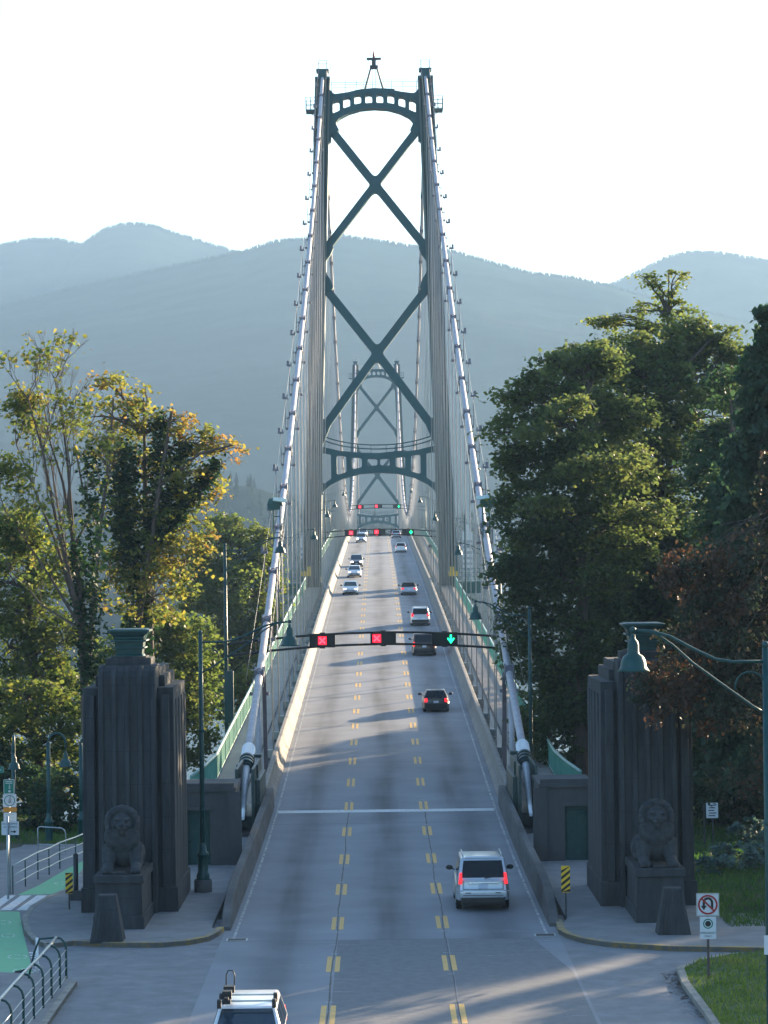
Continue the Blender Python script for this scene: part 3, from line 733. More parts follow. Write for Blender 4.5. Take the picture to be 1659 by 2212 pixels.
# ------------------------------------------------------------------ main cables with bands, lamps and suspenders
ZT = 69.35
def zc(y):
    if y <= 317:
        t = (y - 126) / 191; return 3.05 + (ZT - 3.05) * t - 4 * 4.7 * t * (1 - t)
    t = (y - 317) / 473; return ZT - 4 * 48.0 * t * (1 - t)
def xc(y): return 6.05 + (.42 * (317 - y) / 191 if y < 317 else 0)
bandm = {}
def cable(s, label):
    root = empty('main_cable', label, 'bridge cable', (s * xc(126), 126, zc(126)), group='main cables of the bridge')
    L0 = Vector(root.location)
    b = MB(); ys_ = list(np.linspace(126, 317, 60)) + list(np.linspace(317, 790, 90))[1:]
    b.tube([Vector((s * xc(y), y, zc(y))) - L0 for y in ys_], .19, 12)
    ys2 = np.linspace(790, 980, 20)
    b.tube([Vector((s * xc(1107 - y), y, zc(1107 - y))) - L0 for y in ys2], .19, 10)
    b.build('cable_strand', M['cable'], root)
    # ribbed sleeve, clamp rings and tapered sheath where the cable enters the anchorage
    d0 = (Vector((s * xc(127), 127, zc(127))) - Vector((s * xc(131), 131, zc(131)))).normalized()
    p = Vector((s * xc(127.6), 127.6, zc(127.6)))
    b = MB(); n = 26; pts = []
    for k_, r_ in ((0, .30), (1, .30)):
        for j in range(n):
            pass
    u = d0.cross(Vector((0, 0, 1))).normalized(); w = d0.cross(u); vs = []
    for tt in (0, 1.7):
        for j in range(n * 2):
            a = math.pi * j / n; r_ = .315 if j % 2 else .285
            vs.append(p + d0 * tt + (u * math.cos(a) + w * math.sin(a)) * r_ - L0)
    m_ = n * 2
    b.add(vs, [(j, (j + 1) % m_, m_ + (j + 1) % m_, m_ + j) for j in range(m_)] + [list(range(m_)), list(range(m_, 2 * m_))[::-1]])
    b.build('ribbed_sleeve', M['whitepaint'], root)
    b = MB()
    for q in range(3): b.tube([p + d0 * (1.7 + .42 * q) - L0, p + d0 * (1.98 + .42 * q) - L0], .36, 16)
    b.tube([p + d0 * 1.6 - L0, p + d0 * 3.0 - L0], .29, 16); b.build('clamp_collar', M['darkgreen'], root)
    b = MB(); e = Vector((s * 6.33, 118.6, 1.0)); st = p + d0 * 2.9
    b.tube([st - L0, st.lerp(e, .35) - L0, st.lerp(e, .55) - L0, e - L0], [.20, .158, .133, .075], 14); b.build('tapered_sheath', M['whitepaint'], root)
    # bands
    byy = [317 - 9.36 * k for k in range(1, 20)][::-1] + [317 + 9.275 * k for k in range(1, 51)]
    for i, y in enumerate(byy):
        sl_ = (zc(y + .5) - zc(y - .5)); ang = math.atan(sl_); q = Vector((s * xc(y), y, zc(y)))
        if 'b' not in bandm:
            b = MB(); b.tube([(0, -.32, 0), (0, .32, 0)], .228, 12); b.tube([(0, -.4, 0), (0, -.34, 0)], .25, 12); b.tube([(0, .34, 0), (0, .4, 0)], .25, 12)
            for t_ in (-1, 1): b.box(t_ * .2 - .05, t_ * .2 + .05, -.3, .3, -.36, .36)
            bandm['b'] = b.mesh('cable_band'); bandm['b'].materials.append(M['band'])
            b = MB()
            for t_ in (-1, 1):
                b.bar((t_ * .33, 0, -.1), (t_ * .33, 0, -.9), .05, .05); b.box(t_ * .33 - .16, t_ * .33 + .16, -.14, .14, -1.06, -.88); b.bar((-.35, 0, -.14), (.35, 0, -.14), .06, .06)
            bandm['k'] = b.mesh('rope_socket'); bandm['k'].materials.append(M['band'])
            b = MB(); b.bar((.5, 0, -.95), (.5, 0, 1.25), .05, .05); b.bar((.2, 0, -.2), (.52, 0, -.2), .05, .05); b.box(.3, .72, -.12, .14, 1.2, 1.34); b.box(.52, .70, -.12, .12, 1.34, 1.62); b.box(.34, .42, -.05, .05, 1.34, 1.5)
            bandm['l'] = b.mesh('cable_lamp'); bandm['l'].materials.append(M['band'])
        o = link('cable_band', bandm['b'], root); o.location = q - L0; o.rotation_euler = (ang, 0, 0)
        if y < 317:
            o2 = link('rope_socket', bandm['k'], o); o2.rotation_euler = (-ang, 0, 0)
        if y < 312 and i > 1:
            o2 = link('cable_lamp', bandm['l'], o); o2.rotation_euler = (-ang, 0, 0); o2.scale = (s, 1, 1)
        zb = zr(y) + .35
        if q.z - zb > .6:
            b = MB(); n = 5 if y > 420 else 6
            offs = (-.17, .17)
            for dx in offs:
                for dy in ((-.12, .12) if y < 317 else (0,)):
                    b.tube([Vector((q.x + dx, y + dy, q.z)) - L0, Vector((s * 6.3 + dx, y + dy, zb)) - L0], .029 if y < 317 else .034, n)
            b.box(s * 6.3 - .27 - L0.x, s * 6.3 + .27 - L0.x, y - .25 - L0.y, y + .25 - L0.y, zb - .33 - L0.z, zb + .1 - L0.z, 1)
            b.build('suspender', [M['rope'], M['band']], root, fix=False)
    # hand lines strung beside the cable
    b = MB()
    for dx in (-.48, .48):
        b.tube([Vector((s * xc(y) + dx, y, zc(y) + 1.0)) - L0 for y in np.linspace(135, 316, 24)], .008, 4)
    b.build('hand_line', M['rope'], root)
cable(-1, 'white painted main cable with clamps running past the leafy maple')
cable(1, 'white painted main cable with clamps partly covered by the dark tree')

# tie-down struts and anchor housings
for s in (-1, 1):
    side = 'near the dark tree' if s > 0 else 'near the yellow maple'
    b = MB(); b.tube([(s * 6.28, 134.2, .75), (s * 6.3, 134.2, 1.5)], .11, 10); b.tube([(s * 6.3, 134.2, 1.4), (s * 6.36, 135.5, zc(135.5) - .25)], [.15, .14], 12)
    b.box(s * 6.3 - .3, s * 6.3 + .3, 134, 134.4, .6, .85)
    tag(b.build('tie_strut', M['cable']), 'white tube propping the main cable ' + side, 'strut', 'props under the main cables')
    b = MB(); b.bar((s * 6.02, 136.2, 1.0), (s * 6.22, 139.5, zc(139.5) - .2), .2, .26); b.box(s * 6.05 - .22, s * 6.05 + .22, 135.8, 136.5, .85, 1.2)
    tag(b.build('brace_strut', M['rust']), 'dark brown brace leaning behind the white prop ' + side, 'strut', 'braces under the main cables')
    b = MB(); x = s * 6.28
    b.box(x - .42, x - .30, 119.4, 127.0, -.2, 3.1); b.box(x + .30, x + .42, 119.4, 127.0, -.2, 3.1)
    b.box(x - .30, x + .30, 120.6, 126.6, -.2, .9); b.box(x - .46, x + .46, 126.2, 127.1, 3.1, 3.25)
    xi = s * 5.80; b.box(xi - .14, xi + .14, 120.8, 127, -.2, 2.5); b.box(x - .5, x - .42, 122, 122.3, -.2, 3.1); b.box(x + .42, x + .5, 122, 122.3, -.2, 3.1)
    tag(b.build('anchor_frame', M['darkgreen'], bevel=.02), 'dark green steel frame holding the cable end ' + side, 'anchorage', 'steel frames at the cable ends')
# ------------------------------------------------------------------ pylons, lions, walls
def blob(name, balls, voxel, smooth=6, tubes=()):
    b = MB()
    for c, r in balls: b.ball(c, r, 14, 10)
    for pts, r in tubes: b.tube(pts, r, 10)
    me = b.mesh(name + '_raw', fix=False); o = bpy.data.objects.new('tmp', me); COL.objects.link(o)
    m = o.modifiers.new('r', 'REMESH'); m.mode = 'VOXEL'; m.voxel_size = voxel; m.use_smooth_shade = True
    if smooth:
        m2 = o.modifiers.new('s', 'SMOOTH'); m2.iterations = smooth; m2.factor = .5
    out = bpy.data.meshes.new_from_object(o.evaluated_get(bpy.context.evaluated_depsgraph_get()))
    out.name = name; bpy.data.objects.remove(o); bpy.data.meshes.remove(me)
    out.polygons.foreach_set('use_smooth', [True] * len(out.polygons)); return out
def lion_mesh():
    B = []; T = []
    a = B.append
    a(((0, .75, .62), (.50, 1.0, .52))); a(((0, -.2, .85), (.56, .52, .75))); a(((0, -.42, 1.15), (.54, .45, .6)))
    a(((0, 1.5, .5), (.42, .4, .45)))
    for s in (-1, 1):
        a(((s * .42, 1.25, .42), (.26, .55, .42))); a(((s * .50, .75, .12), (.15, .35, .13)))
        T.append(([(s * .40, -.35, .85), (s * .43, -.55, .45), (s * .44, -.75, .2), (s * .44, -1.15, .13)], [.27, .23, .19, .16]))
        a(((s * .44, -1.25, .13), (.19, .24, .14)))
        for k in (-1, 0, 1): a(((s * .44 + k * .11, -1.45, .09), (.065, .1, .085)))
    # mane: a ring of locks round the face, falling on to the chest
    a(((0, -.38, 1.62), (.50, .36, .48)))
    for i in range(20):
        t = 2 * math.pi * i / 20; r_ = .46
        a(((r_ * math.sin(t) * .98, -.52 - .04 * math.cos(3 * t), 1.64 + r_ * math.cos(t) * 1.0), (.13, .20, .15)))
    for i in range(14):
        t = math.pi * (i - 6.5) / 12
        a(((.47 * math.sin(t), -.60 - .08 * math.cos(t), 1.18 - .22 * math.cos(t)), (.11, .14, .22)))
    for i in range(9):
        t = (i - 4) / 4; a(((.30 * t, -.66, .92 - .1 * (1 - t * t)), (.075, .1, .18)))
    # head
    a(((0, -.72, 1.68), (.29, .30, .31))); a(((0, -.98, 1.55), (.165, .20, .14))); a(((0, -1.02, 1.60), (.085, .22, .08)))
    a(((0, -.97, 1.40), (.13, .15, .075))); a(((0, -.94, 1.32), (.10, .10, .09)))
    for s in (-1, 1):
        a(((s * .155, -.96, 1.78), (.11, .09, .055))); a(((s * .21, -.92, 1.58), (.10, .10, .10)))
        a(((s * .09, -1.12, 1.50), (.075, .08, .065))); a(((s * .36, -.62, 1.98), (.10, .07, .11)))
    a(((0, -1.2, 1.62), (.075, .06, .05)))
    return blob('stone_lion', B, .026, 1, T)
LM = lion_mesh()
def pylon(s, labels):
    cx = s * 9.05
    root = empty('stone_pylon', labels[0], 'pylon', (cx, 97.5, .15), group='stone gateway pylons')
    def fin(b, name, m, **k):
        o = b.build(name, M[m], root, **k); o.location = (-cx, -97.5, -.15); return o
    b = MB()
    b.frustum((cx - 1.64, cx + 1.62, 94.15, 100.2), (cx - 1.58, cx + 1.58, 94.35, 100.0), .1, 7.95)
    b.frustum((cx - 1.69, cx + 1.69, 94.07, 100.3), (cx - 1.69, cx + 1.69, 94.07, 100.3), .1, 1.0)
    for q in (-1, 1):     # corner fillets and grooves on the shoulders
        b.box(cx + q * 1.30 - .14, cx + q * 1.30 + .14, 94.02, 94.3, 1.0, 7.7)
        for yy in (95.5, 96.9, 98.3, 99.4): b.box(cx + q * 1.58 - .045, cx + q * 1.58 + .045, yy - .35, yy + .35, 1.0, 7.5)
    b.box(cx - 1.22, cx + 1.22, 95.1, 99.6, 7.9, 8.35); b.box(cx - 1.05, cx + 1.05, 95.0, 99.3, 8.3, 8.62)
    fin(b, 'shaft', 'stone', bevel=.02, seg=1)
    # fluted centre block with a rounded top edge
    plan = []; nf = 9; w = 1.02
    for i in range(nf):
        x0 = -w + 2 * w * i / nf; x1 = -w + 2 * w * (i + 1) / nf
        if i % 2 == 0: plan += [(x0 + .02, 0.02), (x0 + .05, -.03), (x1 - .05, -.03), (x1 - .02, .02)]
        else: plan += [(x0, .09), (x1, .09)]
    plan = plan + [(w, 1.4), (-w, 1.4)]; lev = [(.15, 0), (8.1, 0.05), (8.35, .08), (8.55, .2), (8.68, .4), (8.74, .65), (8.75, .9)]
    vs = []; k = len(plan)
    for z, rc in lev: vs += [(cx + x, 93.72 + (max(y, y * 0 + rc + y * .999) if y < 1 else y), z) for x, y in plan]
    b = MB(); b.add(vs, [(i * k + j, i * k + (j + 1) % k, (i + 1) * k + (j + 1) % k, (i + 1) * k + j) for i in range(len(lev) - 1) for j in range(k)] + [[(len(lev) - 1) * k + j for j in range(k)]])
    fin(b, 'fluted_front', 'stone')
    b = MB(); b.box(cx - .80, cx + .80, 94.5, 96.1, 8.72, 8.98); b.box(cx - .62, cx + .62, 94.65, 95.95, 8.98, 9.03)
    fin(b, 'cap_stone', 'stone', bevel=.03)
    b = MB(); cy = 95.3
    def sq(h, z0, H, z1): b.frustum((cx - h, cx + h, cy - h, cy + h), (cx - H, cx + H, cy - H, cy + H), z0, z1)
    sq(.52, 9.0, .46, 9.10); sq(.45, 9.10, .47, 9.30); sq(.57, 9.30, .56, 9.35); sq(.49, 9.35, .51, 9.55); sq(.63, 9.55, .62, 9.61); sq(.52, 9.61, .57, 9.76); sq(.57, 9.76, .68, 9.88); sq(.735, 9.88, .74, 9.96); sq(.66, 9.96, .60, 9.99)
    fin(b, 'lantern_finial', 'lampgreen', bevel=.012, seg=1)
    # pedestal and lion
    px = s * 9.02
    b = MB(); b.frustum((px - .86, px + .86, 89.7, 93.6), (px - .84, px + .84, 89.72, 93.6), .1, .58); b.frustum((px - .79, px + .79, 89.82, 93.55), (px - .77, px + .77, 89.84, 93.55), .55, 1.66); b.frustum((px - .85, px + .85, 89.74, 93.6), (px - .83, px + .83, 89.76, 93.6), 1.66, 1.93)
    b.box(px - .22, px + .22, 89.95, 90.25, 1.93, 2.02)
    o = b.build('stone_pedestal', M['stone'], None, bevel=.02, seg=1); tag(o, labels[1], 'pedestal', 'pedestals under the lions')
    o = link('stone_lion', LM, None, M['lion']); o.location = (px, 91.55, 1.925)
    o.scale = (1.06, 1, 1)
    if s < 0: o.rotation_euler = (0, 0, R(3))
    tag(o, labels[2], 'lion statue', 'stone lions at the gateway')
    # fluted bollard block
    bx = s * 9.13; b = MB()
    b.frustum((bx - .54, bx + .54, 86.75, 87.75), (bx - .29, bx + .29, 87.0, 87.5), .12, 1.62)
    for i in range(7):
        t = (i + .5) / 7 * 2 - 1
        b.add([(bx + t * .50 - .035, 86.74, .16), (bx + t * .50 + .035, 86.74, .16), (bx + t * .26 + .02, 86.965, 1.52), (bx + t * .26 - .02, 86.965, 1.52),
               (bx + t * .50 - .035, 86.85, .16), (bx + t * .50 + .035, 86.85, .16), (bx + t * .26 + .02, 87.05, 1.52), (bx + t * .26 - .02, 87.05, 1.52)],
              [(0, 1, 2, 3), (0, 4, 5, 1), (1, 5, 6, 2), (2, 6, 7, 3), (3, 7, 4, 0)])
    o = b.build('stone_bollard', M['stone'], None, bevel=.02, seg=1); tag(o, labels[3], 'bollard', 'tapering stone bollards')
    # wall of the anchorage with a green door
    xa, xb = s * 8.25, s * 6.12; x0, x1 = min(xa, xb), max(xa, xb)
    root = empty('anchorage_house', labels[4], 'wall', ((x0 + x1) / 2, 108.5, .15), group='concrete houses over the cable anchors')
    L0 = Vector(root.location)
    def fin2(b, name, m, par=root, **k):
        o = b.build(name, M[m], par, **k); o.location = -L0 if par is root else (0, 0, 0); return o
    dx = s * 7.58; dw = .47
    b = MB(); yf = 108.2
    b.box(x0, dx - dw, yf, yf + .4, .1, 2.35); b.box(dx + dw, x1, yf, yf + .4, .1, 2.35); b.box(x0, x1, yf, yf + .4, 2.35, 3.1)
    b.box(x0, x1, yf + .4, 112.4, .1, 3.0)
    b.box(x0 - .05, x1 + .05, yf - .10, 112.5, 3.1, 3.25); b.box(x0 + .02, x1 - .02, yf + .02, yf + .3, 3.25, 3.42)
    ex = x0 if s > 0 else x1
    b.box(ex - .28, ex + .28, yf - .1, yf, .1, 3.08); b.box(dx - dw - .14, dx + dw + .14, yf - .07, yf, 2.35, 2.47); b.box(x0, dx - dw, yf - .06, yf, .1, .6) if s < 0 else b.box(dx + dw, x1, yf - .06, yf, .1, .6)
    fin2(b, 'wall', 'stone_wall')
    b = MB(); b.box(dx - dw, dx + dw, yf + .24, yf + .32, .1, 2.35)
    for q in (-1, 1): b.box(dx + q * .22 - .15, dx + q * .22 + .15, yf + .215, yf + .24, .4, 2.1)
    d = fin2(b, 'door', 'lampgreen')
    b = MB(); b.tube([(dx + s * .36, yf + .22, 1.1), (dx + s * .36, yf + .14, 1.1)], .03, 8); h = b.build('handle', M['chrome'], d)
pylon(-1, ('dark stone pylon with fluted front between the cycle lane and the bridge', 'square stone pedestal carrying the lion beside the cycle lane', 'weathered stone lion with its head turned, beside the green cycle lane',
           'tapering fluted stone bollard before the lion by the cycle lane', 'low concrete wall with green door behind the double armed lamp post base'))
pylon(1, ('dark stone pylon half hidden under brown cedar branches', 'square stone pedestal carrying the lion near the no U-turn sign', 'shadowed stone lion facing straight ahead under the cedar branches',
          'tapering fluted stone bollard beside the no U-turn sign', 'low concrete wall with green door near the yellow hazard marker'))

# ------------------------------------------------------------------ lamp posts
def bell(c, k=1.0):
    b = MB(); x, y, z = c
    prof = [(.0, .80), (.05, .80), (.055, .70), (.10, .66), (.125, .58), (.125, .42), (.14, .38), (.22, .33), (.27, .22), (.285, .12), (.30, .07), (.36, .0), (.345, -.005), (.27, .06), (.24, .14), (.18, .27), (0, .30)]
    b.lathe([(r * k, zz * k) for r, zz in prof], (x, y, z), 24); return b
def lamp_arm(P, s, L, top, root, L0, ry=0):
    """P: top of pole; s: direction in x; arm pair, scroll and bell lamp, as parts of root"""
    x, y, z = P
    b = MB(); zs = z - .30
    up = [(0, 0), (.25, 0), (.38, .06), (.55, .30), (.72, .57), (.85, .68), (1, .72)]
    b.tube([(x + s * L * t, y, zs + h) for t, h in up], .036, 8)
    lo = [(0, -1.15), (.1, -.98), (.35, -.45), (.55, -.02), (.70, .38), (.82, .62), (.9, .70)]
    b.tube([(x + s * L * t, y, zs + h) for t, h in lo], .028, 8)
    sc = [(x + s * (.35 + .33 * math.cos(a)), y, zs - .55 + .33 * math.sin(a)) for a in np.linspace(math.pi * .9, -.2, 9)]
    b.tube(sc, .022, 6)
    b.ball((x + s * L, y, zs + .72), .075, 10, 6)
    o = b.build('lamp_arm', M['lampgreen'], root); o.location = -L0
    b = bell((x + s * L, y, zs - .18)); o = b.build('lamp_shade', M['lampgreen'], root); o.location = -L0
def lamp_post(x, y, z0, h, s, label, L=3.3, base=True):
    root = empty('street_lamp', label, 'street lamp', (x, y, z0), group='green bell lamps on curved arms'); L0 = Vector(root.location)
    b = MB(); b.tube([(x, y, z0 + .2), (x, y, z0 + h)], [.105, .075], 12); b.ball((x, y, z0 + h + .06), .085, 10, 6); b.lathe([(.1, h * .62), (.13, h * .62 + .04), (.1, h * .62 + .1)], (x, y, z0), 12)
    o = b.build('pole', M['lampgreen'], root); o.location = -L0
    b = MB()
    if base:
        b.lathe([(.33, -.05), (.33, .42), (.30, .46)], (x, y, z0), 8); o = b.build('plinth', M['old_concrete'], root); o.location = -L0; b = MB()
        b.lathe([(.24, .42), (.24, .62), (.185, .72), (.185, 1.28), (.23, 1.34), (.23, 1.42), (.15, 1.5), (.11, 1.8)], (x, y, z0), 14)
    else: b.lathe([(.2, 0), (.2, .1), (.14, .2), (.12, .9)], (x, y, z0), 12)
    o = b.build('base', M['lampgreen'], root); o.location = -L0
    lamp_arm((x, y, z0 + h), s, L, z0 + h, root, L0); return root
lamp_post(-6.85, 99.6, .15, 9.5, 1, 'green lamp post standing between the stone pylon and road wall')
lamp_post(8.2, 59, .12, 10.2, -1, 'green lamp post at the picture edge with its bell lamp before the shaded pylon', 2.9)
lamp_post(7.3, 135, zr(135) + .12, 8.75, -1, 'slim green lamp post beside the dark tree whose bell hangs over the bridge sidewalk', 2.7, False)
for y, s, l in ((233, -1, 'bell lamp on the bridge just before the nearer tower, above the left sidewalk'), (297, -1, 'bell lamp seen beside the left tower leg below the arched strut'), (350, -1, 'small bell lamp just beyond the nearer tower on the left'), (445, -1, 'tiny hazy bell lamp far beyond the nearer tower on the left'),
                (201, 1, 'sunlit bell lamp in front of the right cable and its tower'), (280, 1, 'bell lamp beside the right tower leg near the second signal row'), (375, 1, 'small bell lamp just beyond the nearer tower on the right'), (470, 1, 'tiny hazy bell lamp far beyond the nearer tower on the right')):
    lamp_post(s * 8.85, y, zr(y) - .3, 9.6, -s, l, 3.1, False)
def goose(x, y, z0, h, ang, label):
    root = empty('path_lamp', label, 'street lamp', (x, y, z0), ang, group='goose neck lamps along the path')
    b = MB(); b.tube([(0, 0, .3), (0, 0, h - .45)] + [(.38 - .38 * math.cos(a), 0, h - .45 + .42 * math.sin(a)) for a in np.linspace(0, math.pi, 12)] + [(.76, 0, h - .75)], [.11, .085] + [.05] * 13, 10)
    b.build('pole', M['lampgreen'], root)
    b = MB(); b.lathe([(.17, 0), (.17, .75), (.2, .78), (.2, .86), (.13, .95), (.11, 1.2)], n=14); b.build('base', M['lampgreen'], root)
    b = bell((.76, 0, h - 1.5), .85); b.build('lamp_shade', M['lampgreen'], root)
p = at(108, 1814, 119); goose(p.x, 119, p.z, 4.75, 0, 'goose neck path lamp in full view on the grass')
p = at(26, 1814, 119); goose(p.x, 120, p.z, 4.6, R(-80), 'goose neck path lamp above the stacked path signs')
p = at(178, 1808, 121); goose(p.x, 121, p.z, 4.6, 0, 'goose neck path lamp half hidden behind the stone pylon')

# ------------------------------------------------------------------ lane signals
def gantry(y, label, xl, xr, lamp=False, box=False, zb=7.55):
    z0 = zr(156) if y < 200 else zr(y); dz = zr(y) - zr(156)
    root = empty('signal_gantry', label, 'gantry', (xl, y, zr(y)), group='lane signal gantries over the road'); L0 = Vector(root.location)
    ptop = 13.2 if lamp else 8.9
    for x, h in ((xl, ptop + dz), (xr, 8.9 + dz)):
        b = MB(); b.tube([(x, y, zr(y) - .9), (x, y, h)], [.13, .085], 12); b.ball((x, y, h + .05), .09, 8, 6)
        o = b.build('pole', M['lampgreen'], root); o.location = -L0
    def zf(x): return 8.06 + dz - .0072 * x * x
    b = MB()
    for q in (0, -.68): b.tube([(x, y, zf(x) + q) for x in np.linspace(xl, xr, 25)], .068, 8)
    for x in (-7.4, 7.2): b.bar((x, y, zf(x)), (x, y, zf(x) - .68), .05, .05)
    b.tube([(xl, y, zf(xl) - 1.9), (xl + 1.7, y, zf(xl + 1.7) - .68)], .04, 6)
    o = b.build('beam', M['black'], root); o.location = -L0
    if lamp: lamp_arm((xl, y, ptop + dz), 1, 3.2, ptop, root, L0)
    if box:
        b = MB(); b.box(xl - .1, xl + .42, y - .28, y - .10, zr(y) + 1.2, zr(y) + 4.2); o = b.build('control_cabinet', M['lampgreen'], root, bevel=.02); o.location = -L0
    return zf
def signal(x, y, z, kind, lens, label, w=1.48, h=.80):
    root = empty('lane_signal', label, 'traffic signal', (x, y - .16, z), group='lane control signals')
    b = MB(); b.box(-w / 2, w / 2, -.06, .22, -h / 2, h / 2); b.box(-w / 2, w / 2, -.16, -.06, h / 2 - .05, h / 2); b.box(-w / 2, -w / 2 + .03, -.16, -.06, -h / 2, h / 2); b.box(w / 2 - .03, w / 2, -.16, -.06, -h / 2, h / 2)
    b.box(-.16, .16, .1, .34, -h / 2 - .06, h / 2 + .06); b.build('housing', M['black'], root)
    e = .24
    if kind == 'x':
        b = MB(); b.box(lens - e, lens + e, -.085, -.06, -e, e); b.build('lens', M['red_x'], root)
        b = MB()
        for t in (-1, 1):
            b.bar((lens - e * .7, -.098, -t * e * .7), (lens + e * .7, -.098, t * e * .7), .024 if t > 0 else .02, .085)
        b.build('cross_symbol', M['red_x_hi'], root)
    else:
        b = MB(); pl = [(-.055, .26), (.055, .26), (.055, -.02), (.17, .09), (.22, .03), (0, -.27), (-.22, .03), (-.17, .09), (-.055, -.02)]
        b.plate([[(lens + a, c) for a, c in pl]], -.085, -.06); b.build('arrow_symbol', M['green_a'], root)
    return root
zf = gantry(156, 'nearest black signal gantry, hung across the road before the tower', -9.1, 8.45, True, True)
names = [('red cross lane signal over the oncoming lane on the nearest gantry', 'red cross lane signal over the middle lane on the nearest gantry', 'green arrow lane signal on the nearest gantry above the dark van'),
         ('red cross lane signal over the oncoming lane on the second gantry', 'red cross lane signal over the middle lane on the second gantry', 'green arrow lane signal on the second gantry'),
         ('small red cross signal over the oncoming lane on the high third gantry', 'small red cross signal over the middle lane on the high third gantry', 'small green arrow signal on the high third gantry'),
         ('faint red cross signal over the oncoming lane beyond the road crest', 'faint red cross signal over the middle lane beyond the road crest', 'faint green arrow signal beyond the road crest')]
gl_ = ['', 'second signal gantry just behind the nearer tower', 'third signal gantry near the top of the road rise', 'last signal gantry showing beyond the road crest']
for i, y in enumerate((156, 334, 515, 700)):
    if i: zf = gantry(y, gl_[i], -9.2, 9.0)
    for j, (x, kd, ln) in enumerate(((-3.52, 'x', .0), (0, 'x', -.37), (3.55, 'arrow', .36))):
        signal(x, y, zf(x) - .34, kd, ln, names[i][j])

# ------------------------------------------------------------------ signs
def panel(root, x, z, w, h, m, y=-.03, t=.01, rad=.02, name='sign_panel'):
    b = MB(); b.plate([fillet([(x - w / 2, z - h / 2), (x + w / 2, z - h / 2), (x + w / 2, z + h / 2), (x - w / 2, z + h / 2)], rad, 3)], y - t, y)
    return b.build(name, M[m], root)
def lettering(par, txt, x, z, size, m, y):
    me = text_mesh(txt, size); o = link('lettering', me, par, M[m]); o.rotation_euler = (R(90), 0, 0); o.location = (x, y, z); return o
def ring(par, x, z, r, w, m, y, name='ring_symbol', n=32):
    b = MB(); a = [2 * math.pi * i / n for i in range(n)]
    b.plate([[(x + r * math.cos(t), z + r * math.sin(t)) for t in a], [(x + (r - w) * math.cos(t), z + (r - w) * math.sin(t)) for t in a[::-1]]], y - .004, y)
    return b.build(name, M[m], par)
# no U-turn and EMERGENCY ONLY
P_ = gp(1529, 2111, .12)
root = empty('no_u_turn_sign', 'square no U-turn sign above an emergency only plate on the grass corner', 'road sign', P_)
b = MB(); b.box(-.035, .035, -.025, .025, -.1, 2.45); b.build('post', M['rust'], root)
pn = panel(root, 0, 2.13, .66, .66, 'sign_w', -.03)
b = MB(); b.plate([fillet([(-.325, 1.805), (.325, 1.805), (.325, 2.455), (-.325, 2.455)], .03, 3), fillet([(-.30, 1.83), (.30, 1.83), (.30, 2.43), (-.30, 2.43)], .03, 3)[::-1]], -.044, -.041); b.build('border', M['galv'], pn)
y_ = -.041
b = MB()
arc = [(-.115, 2.10)] + [(.005 + .12 * -math.cos(t), 2.20 + .115 * math.sin(t)) for t in np.linspace(0, math.pi, 10)] + [(.125, 2.02)]
for a_, c_ in zip(arc, arc[1:]): b.bar((a_[0], y_ - .003, a_[1]), (c_[0], y_ - .003, c_[1]), .07, .006, up=(0, 1, 0))
b.plate([[(-.20, 2.10), (-.115, 1.97), (-.03, 2.10)]], y_ - .006, y_); b.build('turn_arrow', M['sign_k'], pn)
ring(pn, 0, 2.13, .285, .05, 'sign_r', y_ - .008, 'prohibition_ring')
b = MB(); b.bar((-.18, y_ - .012, 2.31), (.18, y_ - .012, 1.95), .006, .05); b.build('slash', M['sign_r'], pn)
pn = panel(root, 0, 1.46, .47, .64, 'sign_w', -.03)
ring(pn, 0, 1.58, .145, .035, 'sign_g', y_, 'ring_symbol'); b = MB(); b.plate([[(.085 * math.cos(t), 1.58 + .085 * math.sin(t)) for t in np.linspace(0, 6.1, 20)]], y_ - .004, y_); b.build('disc_symbol', M['sign_k'], pn)
lettering(pn, 'EMERGENCY', 0, 1.315, .078, 'sign_k', y_ - .002); lettering(pn, 'ONLY', 0, 1.22, .078, 'sign_k', y_ - .002)
# hazard markers
def hazard(p, s, label, w=.30, h=.90, zb=.86):
    root = empty('hazard_marker', label, 'road sign', p, group='yellow and black hazard markers')
    b = MB(); b.box(-.03, .03, -.02, .02, -.1, zb + h); b.build('post', M['dark'], root)
    pn = panel(root, 0, zb + h / 2, w, h, 'sign_y', -.025, rad=.04)
    b = MB()
    for i in range(5):
        z0 = zb - .10 + i * .215; th = .105; dz = w * .8 * s
        q = [(-w / 2, z0 - dz / 2), (w / 2, z0 + dz / 2), (w / 2, z0 + dz / 2 + th), (-w / 2, z0 - dz / 2 + th)]
        q = [(x, min(max(z, zb + .01), zb + h - .01)) for x, z in q]
        if abs(q[0][1] - q[3][1]) < .02 and abs(q[1][1] - q[2][1]) < .02: continue
        b.plate([q], -.0395, -.0355)
    b.build('stripes', M['sign_k'], pn)
hazard(Vector((5.95, 91.2, .15)), 1, 'tall yellow and black striped marker beside the road end wall')
p = gp(152, 1962, .15); hazard(p, 1, 'smaller yellow and black striped marker at the foot of the pylon', .26, .74, .55)
b = MB(); p = gp(166, 1942, .15); b.tube([(p.x, p.y, .1), (p.x, p.y, 1.75)], [.09, .09], 10); b.lathe([(.09, 1.75), (.1, 1.78), (0, 1.88)], (p.x, p.y, 0), 10); b.box(p.x - .2, p.x + .3, p.y - .2, p.y + .3, .1, .5)
tag(b.build('metal_post', M['dark']), 'dark stubby post on a block beside the striped marker', 'post')
